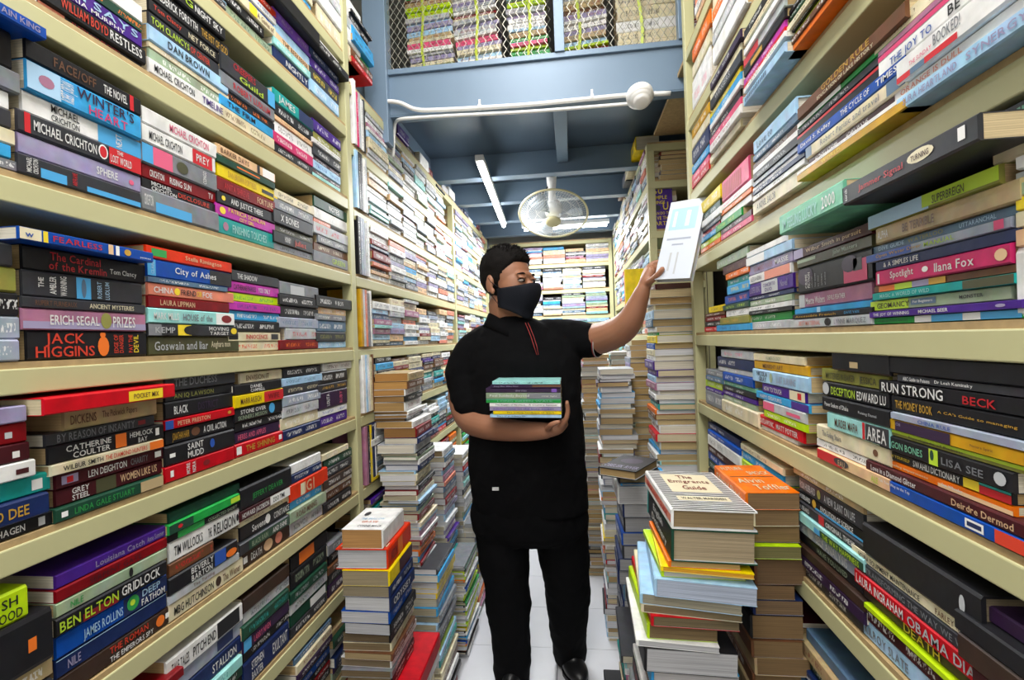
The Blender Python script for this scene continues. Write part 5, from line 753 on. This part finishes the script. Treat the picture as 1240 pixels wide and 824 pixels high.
def spine_xf(bk):
    L, T = bk['L'], bk['T']; 
    return lambda u, v, l: (L*u, -.0012-l-.0001, T*min(.94, max(.06, v)))
labels = set(); NBOOK = 0
for bk in sorted(IND, key=lambda b: b['id']):
    mb = MB(); book_geo(mb, bk, I4, 'cover')
    o = bobj('book', mb, ['cover']); o.matrix_world = bk['X']
    mb = MB(); book_geo(mb, bk, I4, 'pages'); pg = bobj('page_block', mb, ['pages'], o)
    if bk['prints'] or bk['cprints']:
        mb = MB(); put_print(mb, bk['prints'], spine_xf(bk)); cover_print(mb, bk)
        if mb.f: bobj('cover_lettering', mb, ['ink'], o)
    cn = CN[bk['c']][1]
    lt = bk['lett'] and bk['lett'] in CN and CN[bk['lett']][1]
    lab = bk['label'] or '%s%s book, %s' % (lt+'-lettered ' if lt and lt != cn else '', cn, bk['place'])
    if lab in labels: print('DUPLABEL', lab)
    if len(lab.split()) > 16: print('LONG', lab)
    labels.add(lab); tag(o, lab, 'book', bk['group'] or None)
mb = MB()
for bk in REST: 
    if bk['X'].translation.y < .35: continue
    book_geo(mb, bk, bk['X'], 'all')
o = bobj('book_rows', mb, ['cover', 'pages']); tag(o, 'remaining small and distant books packed on all racks and floor stacks', 'books', None, 'stuff')
for j, (x0, x1, Y) in enumerate(MEZ[:5]): ribbon(j, x0, x1, Y, .3+.1*(j % 3))
# ================================================================ the man
def limb(mb, pts, n=14):
    """pts: (x,y,z,r[,sx]) tapered tube with rounded ends"""
    P_ = [Vector(p[:3]) for p in pts]; Rr = [p[3] for p in pts]
    d0 = (P_[0]-P_[1]).normalized(); d1 = (P_[-1]-P_[-2]).normalized()
    a = [(P_[0]+d0*Rr[0]*k, Rr[0]*math.sqrt(max(0, 1-k*k))) for k in (.95, .75, .4)]
    b = [(P_[-1]+d1*Rr[-1]*k, Rr[-1]*math.sqrt(max(0, 1-k*k))) for k in (.4, .75, .95)]
    mid = []
    for i in range(len(P_)-1):
        for k in range(4):
            u = k/4; p0 = P_[max(i-1, 0)]; p1 = P_[i]; p2 = P_[i+1]; p3 = P_[min(i+2, len(P_)-1)]
            q = .5*((2*p1)+(p2-p0)*u+(2*p0-5*p1+4*p2-p3)*u*u+(3*p1-p0-3*p2+p3)*u**3); mid.append((q, Rr[i]*(1-u)+Rr[i+1]*u))
    mid.append((P_[-1], Rr[-1])); al = a+mid+b
    mb.tube([p for p, r in al], [r for p, r in al], n)
def ell(mb, c, r, X=I4, n=20):
    base = len(mb.v); m_ = n//2
    for i in range(m_+1):
        th = math.pi*i/m_; th = min(max(th, .06), math.pi-.06)
        for k in range(n):
            ph = 2*math.pi*k/n; mb.v.append(tuple(X@Vector((c[0]+r[0]*math.sin(th)*math.cos(ph), c[1]+r[1]*math.sin(th)*math.sin(ph), c[2]+r[2]*math.cos(th)))))
    for i in range(m_):
        for k in range(n): A = base+i*n; mb.face([A+k, A+n+k, A+n+(k+1) % n, A+(k+1) % n])
    mb.face([base+k for k in range(n)]); mb.face([base+m_*n+k for k in reversed(range(n))])
def lofte(mb, rings, n=24):
    """rings: (x,y,z,rx,ry)"""
    base = len(mb.v); K = len(rings)
    for x, y, z, rx, ry in rings:
        for k in range(n):
            a = 2*math.pi*k/n; c_, s_ = math.cos(a), math.sin(a); e_ = .85
            mb.v.append((x+rx*math.copysign(abs(c_)**e_, c_), y+ry*math.copysign(abs(s_)**e_, s_), z))
    up = rings[1][2] > rings[0][2]
    for i in range(K-1):
        for k in range(n):
            A = base+i*n; f = [A+k, A+(k+1) % n, A+n+(k+1) % n, A+n+k]; mb.face(f if up else f[::-1])
    f0 = [base+k for k in range(n)]; f1 = [base+(K-1)*n+k for k in range(n)]
    mb.face(f0[::-1] if up else f0); mb.face(f1 if up else f1[::-1])
def organic(name, mb, mat, parent, vox, it=6, disp=None, fac=.5):
    o = bobj(name, mb, [mat], parent, True)
    md = o.modifiers.new('union', 'REMESH'); md.mode = 'VOXEL'; md.voxel_size = vox; md.use_smooth_shade = True
    s = o.modifiers.new('soften', 'SMOOTH'); s.factor = fac; s.iterations = it
    if disp:
        tx = bpy.data.textures.new(name+'_folds', 'CLOUDS'); tx.noise_scale = disp[1]; dm = o.modifiers.new('folds', 'DISPLACE'); dm.texture = tx; dm.strength = disp[0]; dm.mid_level = .5; dm.texture_coords = 'LOCAL'
    return o
mo = onY(640, 600, 1.95); MAN = Vector((mo.x, 1.95, 0)); man = empty('person', MAN)
tag(man, 'man in black polo, black trousers and black face mask reaching for a book', 'person')
def W_(x, y, Y): return onY(x, y, Y)-MAN
def pt(x, y, Y, r): v = W_(x, y, Y); return (v.x, v.y, v.z, r)
# head frame
th = math.radians(30); HC = W_(614.5, 346, 1.93); HM = Matrix.Translation(HC)@Matrix.Rotation(-th, 4, 'Z')@Matrix.Rotation(math.radians(3), 4, 'Y')@Matrix.Scale(1.13, 4)   # +x forward, -y his right
mb = MB()
ell(mb, (-.012, 0, .038), (.093, .076, .086), HM, 28); ell(mb, (.03, 0, -.005), (.062, .064, .088), HM, 24); ell(mb, (.028, 0, -.066), (.058, .058, .042), HM, 24); ell(mb, (.062, 0, -.088), (.028, .03, .024), HM)
ell(mb, (.075, 0, .032), (.016, .05, .012), HM); ell(mb, (.048, .032, -.02), (.03, .028, .03), HM); ell(mb, (.048, -.032, -.02), (.03, .028, .03), HM)
ell(mb, (.095, 0, -.012), (.018, .012, .026), HM)
for s in (-1, 1):
    ell(mb, (-.008, s*.079, .0), (.017, .007, .030), HM@Matrix.Rotation(s*.12, 4, 'Z')); ell(mb, (-.004, s*.077, -.024), (.009, .007, .012), HM)
    ell(mb, (.086, s*.031, .021), (.01, .018, .0045), HM)
nb = HM@Vector((-.02, 0, -.07)); limb(mb, [(nb.x, nb.y, nb.z, .058), pt(616, 396, 1.965, .068), pt(622, 420, 1.98, .08)], 20)
# torso, pelvis and legs inside the clothes
def cx(x, y, Y=1.95): v = W_(x, y, Y); return v
def ring(xl, xr, y, ry, Y=1.95, k=1.0):
    a = W_(xl, y, Y); b = W_(xr, y, Y); return ((a.x+b.x)/2, Y-1.95, (a.z+b.z)/2, (b.x-a.x)/2*k, ry*k)
TORSO = [ring(601, 640, 384, .062), ring(586, 664, 396, .085), ring(572, 692, 416, .105), ring(566, 703, 436, .125), ring(566, 704, 470, .14), ring(568, 706, 510, .152), ring(568, 709, 550, .16), ring(570, 711, 585, .158), ring(574, 714, 612, .15)]
lofte(mb, [(x, y, z, rx*.88, ry*.86) for x, y, z, rx, ry in TORSO])
LEGL = [(611, 628, 1.95, .098), (609, 680, 1.945, .088), (612, 730, 1.935, .072), (619, 790, 1.935, .060), (621, 818, 1.93, .058)]
LEGR = [(678, 628, 1.97, .100), (683, 680, 1.99, .088), (688, 725, 2.02, .070), (690, 765, 2.05, .058), (690, 793, 2.07, .055)]
limb(mb, [pt(a, b, c, r*.75) for a, b, c, r in LEGL]); limb(mb, [pt(a, b, c, r*.75) for a, b, c, r in LEGR])
# arm that cradles the books
limb(mb, [pt(568, 428, 1.98, .066), pt(560, 470, 1.95, .06), pt(566, 506, 1.90, .05), pt(590, 517, 1.83, .048), pt(628, 522, 1.76, .038), pt(660, 522, 1.71, .029)], 18)
palm = [pt(660, 522, 1.71, .027), pt(674, 519, 1.705, .024), pt(681, 514, 1.70, .019)]; limb(mb, palm, 14)
limb(mb, [pt(672, 520, 1.735, .024), pt(682, 514, 1.75, .018)], 12)
for i in range(4):
    Yi = 1.672+i*.024; ln = [.92, 1, .96, .8][i]
    limb(mb, [pt(680, 516, Yi+.01, .0095), pt(685.5, 508, Yi, .0092), pt(687.5, 508-11*ln, Yi-.002, .0085), pt(686.5, 508-21*ln, Yi-.006, .0075)], 10)
limb(mb, [pt(664, 519, 1.675, .012), pt(668, 514.5, 1.648, .010), pt(676, 511.5, 1.64, .0085)], 10)
# raised arm
limb(mb, [pt(700, 410, 1.98, .068), pt(722, 411, 1.93, .062), pt(748, 402, 1.86, .056), pt(763, 388, 1.815, .047), pt(773, 366, 1.785, .034), pt(779, 350, 1.765, .0245)], 18)
limb(mb, [pt(779, 350, 1.765, .0235), pt(783, 340, 1.762, .023), pt(788, 329, 1.76, .019)], 14); limb(mb, [pt(780, 346, 1.775, .02), pt(783, 333, 1.775, .018), pt(787, 324, 1.775, .014)], 12)
for i in range(4):
    o_ = i*5.2; ln = [1, 1.05, .95, .8][i]
    limb(mb, [pt(786-i*.8, 323+o_, 1.772, .0098), pt(792-i, 318.5+o_, 1.774, .0092), pt(792-i+7*ln, 317.5+o_, 1.772, .0084), pt(792-i+13*ln, 319+o_, 1.768, .0074)], 10)
limb(mb, [pt(784, 343, 1.748, .0135), pt(791, 338, 1.715, .0118), pt(797.5, 332, 1.692, .0105), pt(802, 326, 1.682, .0092)], 10)
body = organic('body', mb, 'skin', man, .0042, 5)
# fingernails of the thumb on the raised hand
# hair
mb = MB(); n, m_ = 72, 40; base = 0
for i in range(m_+1):
    t_h = max(.02, min(math.pi-.02, math.pi*i/m_))
    for k in range(n):
        ph = 2*math.pi*k/n; d = Vector((math.sin(t_h)*math.cos(ph), math.sin(t_h)*math.sin(ph), math.cos(t_h)))
        p = Vector((-.012+.093*d.x, .076*d.y, .038+.086*d.z))
        fr = p.x; lim = .070 if fr > .058 else (.070-(.058-fr)*1.4 if fr > .028 else (.028-(.028-fr)*2.6 if fr > .008 else -.05))
        kk = max(0, min(1, (p.z-lim)/.012)); crown = max(0, min(1, (p.z-.045)/.05))
        h = -.008+kk*(.0095+.0145*crown*(.8+.2*(fr > -.04)))
        nz_ = noise.noise(Vector((p.x*60, p.y*60, p.z*60))); h += kk*(.002+.004*crown)*nz_
        mb.v.append(tuple(HM@(p+d*h)))
for i in range(m_):
    for k in range(n): A = i*n; mb.face([A+k, A+n+k, A+n+(k+1) % n, A+(k+1) % n])
bobj('hair', mb, ['hair'], body, True)
# locks that stand up along the crown
mb = MB(); rd = random.Random(5)
for q in range(520):
    x = rd.uniform(-.075, .075); y = rd.uniform(-.055, .055)
    if (x/.08)**2+(y/.062)**2 > 1: continue
    z = .038+.086*math.sqrt(max(.05, 1-((x+.012)/.098)**2-(y/.08)**2)); p = Vector((x, y, z+.008)); d = Vector((x*3+rd.uniform(-.3, .5), y*4+rd.uniform(-.3, .3), 1)).normalized()
    mb.tube([HM@p, HM@(p+d*.010), HM@(p+d*.017+Vector((.004, 0, -.001)))], [.0022, .0016, .0004], 4)
o = bobj('hair_locks', mb, ['hair'], body, True); o['kind'] = 'stuff'
# brows and eyes
for s in (-1, 1):
    mb = MB(); pts = [HM@Vector((.0885-abs(u)*.001-(.012 if u*s > 0 else .002)*abs(u)**2, s*.031+u*.017*1, .036-.004*u*u)) for u in (-1, -.6, -.2, .2, .6, 1)]
    mb.tube(pts, [.0015, .003, .0034, .0034, .0028, .001], 6); bobj('eyebrow', mb, ['hair'], body, True)
    mb = MB(); ell(mb, (.0795, s*.031, .0115), (.0125, .012, .0065), HM, 18); ey = bobj('eye', mb, ['eye'], body, True)
    mb = MB(); ell(mb, (.0888, s*.030+.002, .0115), (.0056, .0066, .0062), HM, 14); bobj('iris', mb, ['iris'], ey, True) if 0 else bobj('pupil', mb, ['iris'], body, True)
    mb = MB(); mb.tube([HM@Vector((.0865-.010*u*u, s*.031+.0155*u, .0180-.005*u*u)) for u in (-1, -.5, 0, .5, 1)], [.001, .0026, .003, .0026, .001], 6); bobj('eyelash', mb, ['hair'], body, True)
# mask
mb = MB(); nu, nv = 25, 13; gv = []
for i in range(nu):
    u = -1+2*i/(nu-1)
    for j in range(nv):
        v = j/(nv-1); au = abs(u)
        zt = .004-.020*au**1.5; zb = -.118+.040*au**1.4; z = zt*(1-v)+zb*v
        bulge = math.sin(math.pi*min(1, v*1.15+.08)**.8)*.018
        xf = (.112+bulge-.022*v)*(1-au**2.6)+.014*au**2.6; yl = math.copysign(.079*au**.68, u)*(1-.12*v)
        if au < .12: xf += .004*(1-au/.12)
        gv.append(tuple(HM@Vector((xf, yl, z))))
mb.v = gv
for i in range(nu-1):
    for j in range(nv-1): A = i*nv+j; mb.face([A, A+nv, A+nv+1, A+1])
mk = bobj('face_mask', mb, ['mask'], man, True); md = mk.modifiers.new('thick', 'SOLIDIFY'); md.thickness = .0022; md.offset = 1
for s in (-1, 1):
    mb = MB(); mb.tube([HM@Vector(p) for p in ((.028, s*.0765, -.016), (.01, s*.081, -.004), (-.006, s*.083, .006), (-.018, s*.083, .020))], .0014, 6)
    mb2 = mb; mb.tube([HM@Vector(p) for p in ((.026, s*.070, -.078), (.008, s*.077, -.055), (-.008, s*.080, -.036), (-.014, s*.082, -.026))], .0013, 6); bobj('ear_loop', mb, ['mask'], mk, True)
# polo shirt
mb = MB(); lofte(mb, [(TORSO[-1][0], TORSO[-1][1], TORSO[-1][2]-.01, TORSO[-1][3]*1.0, TORSO[-1][4])]+TORSO[::-1])
limb(mb, [pt(596, 405, 1.97, .055), pt(576, 424, 1.975, .078), pt(563, 448, 1.96, .079), pt(566, 474, 1.935, .073), pt(569, 489, 1.91, .067)], 20)
limb(mb, [pt(662, 402, 1.97, .055), pt(686, 408, 1.975, .074), pt(704, 411, 1.955, .072), pt(718, 412.5, 1.935, .066)], 20)
shirt = organic('polo_shirt', mb, 'shirt', man, .0075, 7, (.014, .07))
# collar
mb = MB(); cc = W_(617, 390, 1.965); nn = 48; cv = []; gf = math.radians(-62)
for k in range(nn+1):
    an = gf+math.radians(9)+math.radians(342)*k/nn; ci, si = math.cos(an), math.sin(an); fr = max(0, math.cos(an-gf)); pt_ = max(0, 1-min(k, nn-k)/5)
    zb = .012-.042*fr**1.5
    for rr, zz in ((.074, zb+.0), (.076, zb+.020), (.082, zb+.022), (.092, zb-.002), (.104, zb-.026-.018*pt_)): cv.append(tuple(cc+Vector((ci*rr, si*rr*1.02, zz))))
mb.v = cv
for k in range(nn):
    for q in range(4): A = k*5+q; mb.face([A, A+5, A+6, A+1])
o = bobj('collar', mb, ['shirt'], shirt, True); md = o.modifiers.new('thick', 'SOLIDIFY'); md.thickness = .003
# placket with red piping, sleeve piping, hem tag
for dxp in (0, 3.4):
    mb = MB(); pts = [(636+dxp, 391, 1.868), (639+dxp, 398, 1.852), (643+dxp, 408, 1.838), (646.5+dxp, 419, 1.826), (650+dxp*.6, 430, 1.818)]
    mb.tube([W_(*p) for p in pts], .0013, 6); bobj('placket_piping', mb, ['trimred'], shirt, True)
def ringtube(c, axis, r, rt, mat, name):
    q = Vector((0, 0, 1)).rotation_difference(axis.normalized()).to_matrix(); mb = MB()
    mb.tube([Vector(c)+q@Vector((r*math.cos(k*math.pi/20), r*math.sin(k*math.pi/20), 0)) for k in range(40)], rt, 6, close=True); bobj(name, mb, [mat], shirt, True)
a1 = W_(704, 411, 1.955); a2 = W_(718, 412.5, 1.935); ax = a2-a1
ringtube(a2+ax.normalized()*.022, ax, .0635, .0016, 'trimred', 'sleeve_piping'); ringtube(a2+ax.normalized()*.026, ax, .0625, .0014, 'trimwhite', 'sleeve_piping')
mb = MB(); c = W_(600, 592.5, 1.80); mb.box((c.x-.012, c.y, c.z-.006), (c.x+.012, c.y+.002, c.z+.006)); 
o = bobj('hem_tag', mb, ['trimwhite'], shirt); o.parent = shirt
# trousers
mb = MB(); lofte(mb, [ring(580, 709, 652, .11, k=.9), ring(574, 713, 640, .135), ring(572, 713, 625, .145), ring(573, 712, 600, .145), ring(576, 710, 580, .14)])
LL = [(609, 640, 1.95, .105), (611, 680, 1.945, .1), (615, 725, 1.935, .088), (619, 780, 1.935, .075), (621, 818, 1.93, .073)]
LR = [(680, 640, 1.97, .106), (684, 680, 1.99, .1), (687, 725, 2.02, .09), (689, 765, 2.05, .078), (690, 790, 2.07, .068)]
limb(mb, [pt(*p) for p in LL], 22); limb(mb, [pt(*p) for p in LR], 22)
organic('trousers', mb, 'trouser', man, .009, 6, (.022, .09))
# shoes
for fx, fy, Yf, rz in ((622, 824, 1.90, -.25), (690, 800, 2.06, .35)):
    c = W_(fx, fy, Yf); c.z = 0; XX = Matrix.Translation(c)@Matrix.Rotation(rz, 4, 'Z'); mb = MB()
    ell(mb, (0, .03, .045), (.042, .07, .045), XX); ell(mb, (0, -.06, .034), (.048, .09, .032), XX); ell(mb, (0, -.01, .06), (.036, .06, .04), XX)
    sh = organic('shoe', mb, 'shoe', man, .007, 4)
    mb = MB(); mb.v = [tuple(XX@Vector((.05*math.cos(a)*(1 if math.sin(a) < 0 else .85), -.02+.125*math.sin(a), z))) for z in (0.001, .014) for a in [2*math.pi*k/28 for k in range(28)]]
    for k in range(28): mb.face([k, (k+1) % 28, 28+(k+1) % 28, 28+k])
    mb.face(list(range(27, -1, -1))); mb.face(list(range(28, 56))); bobj('sole', mb, ['shoe'], sh)
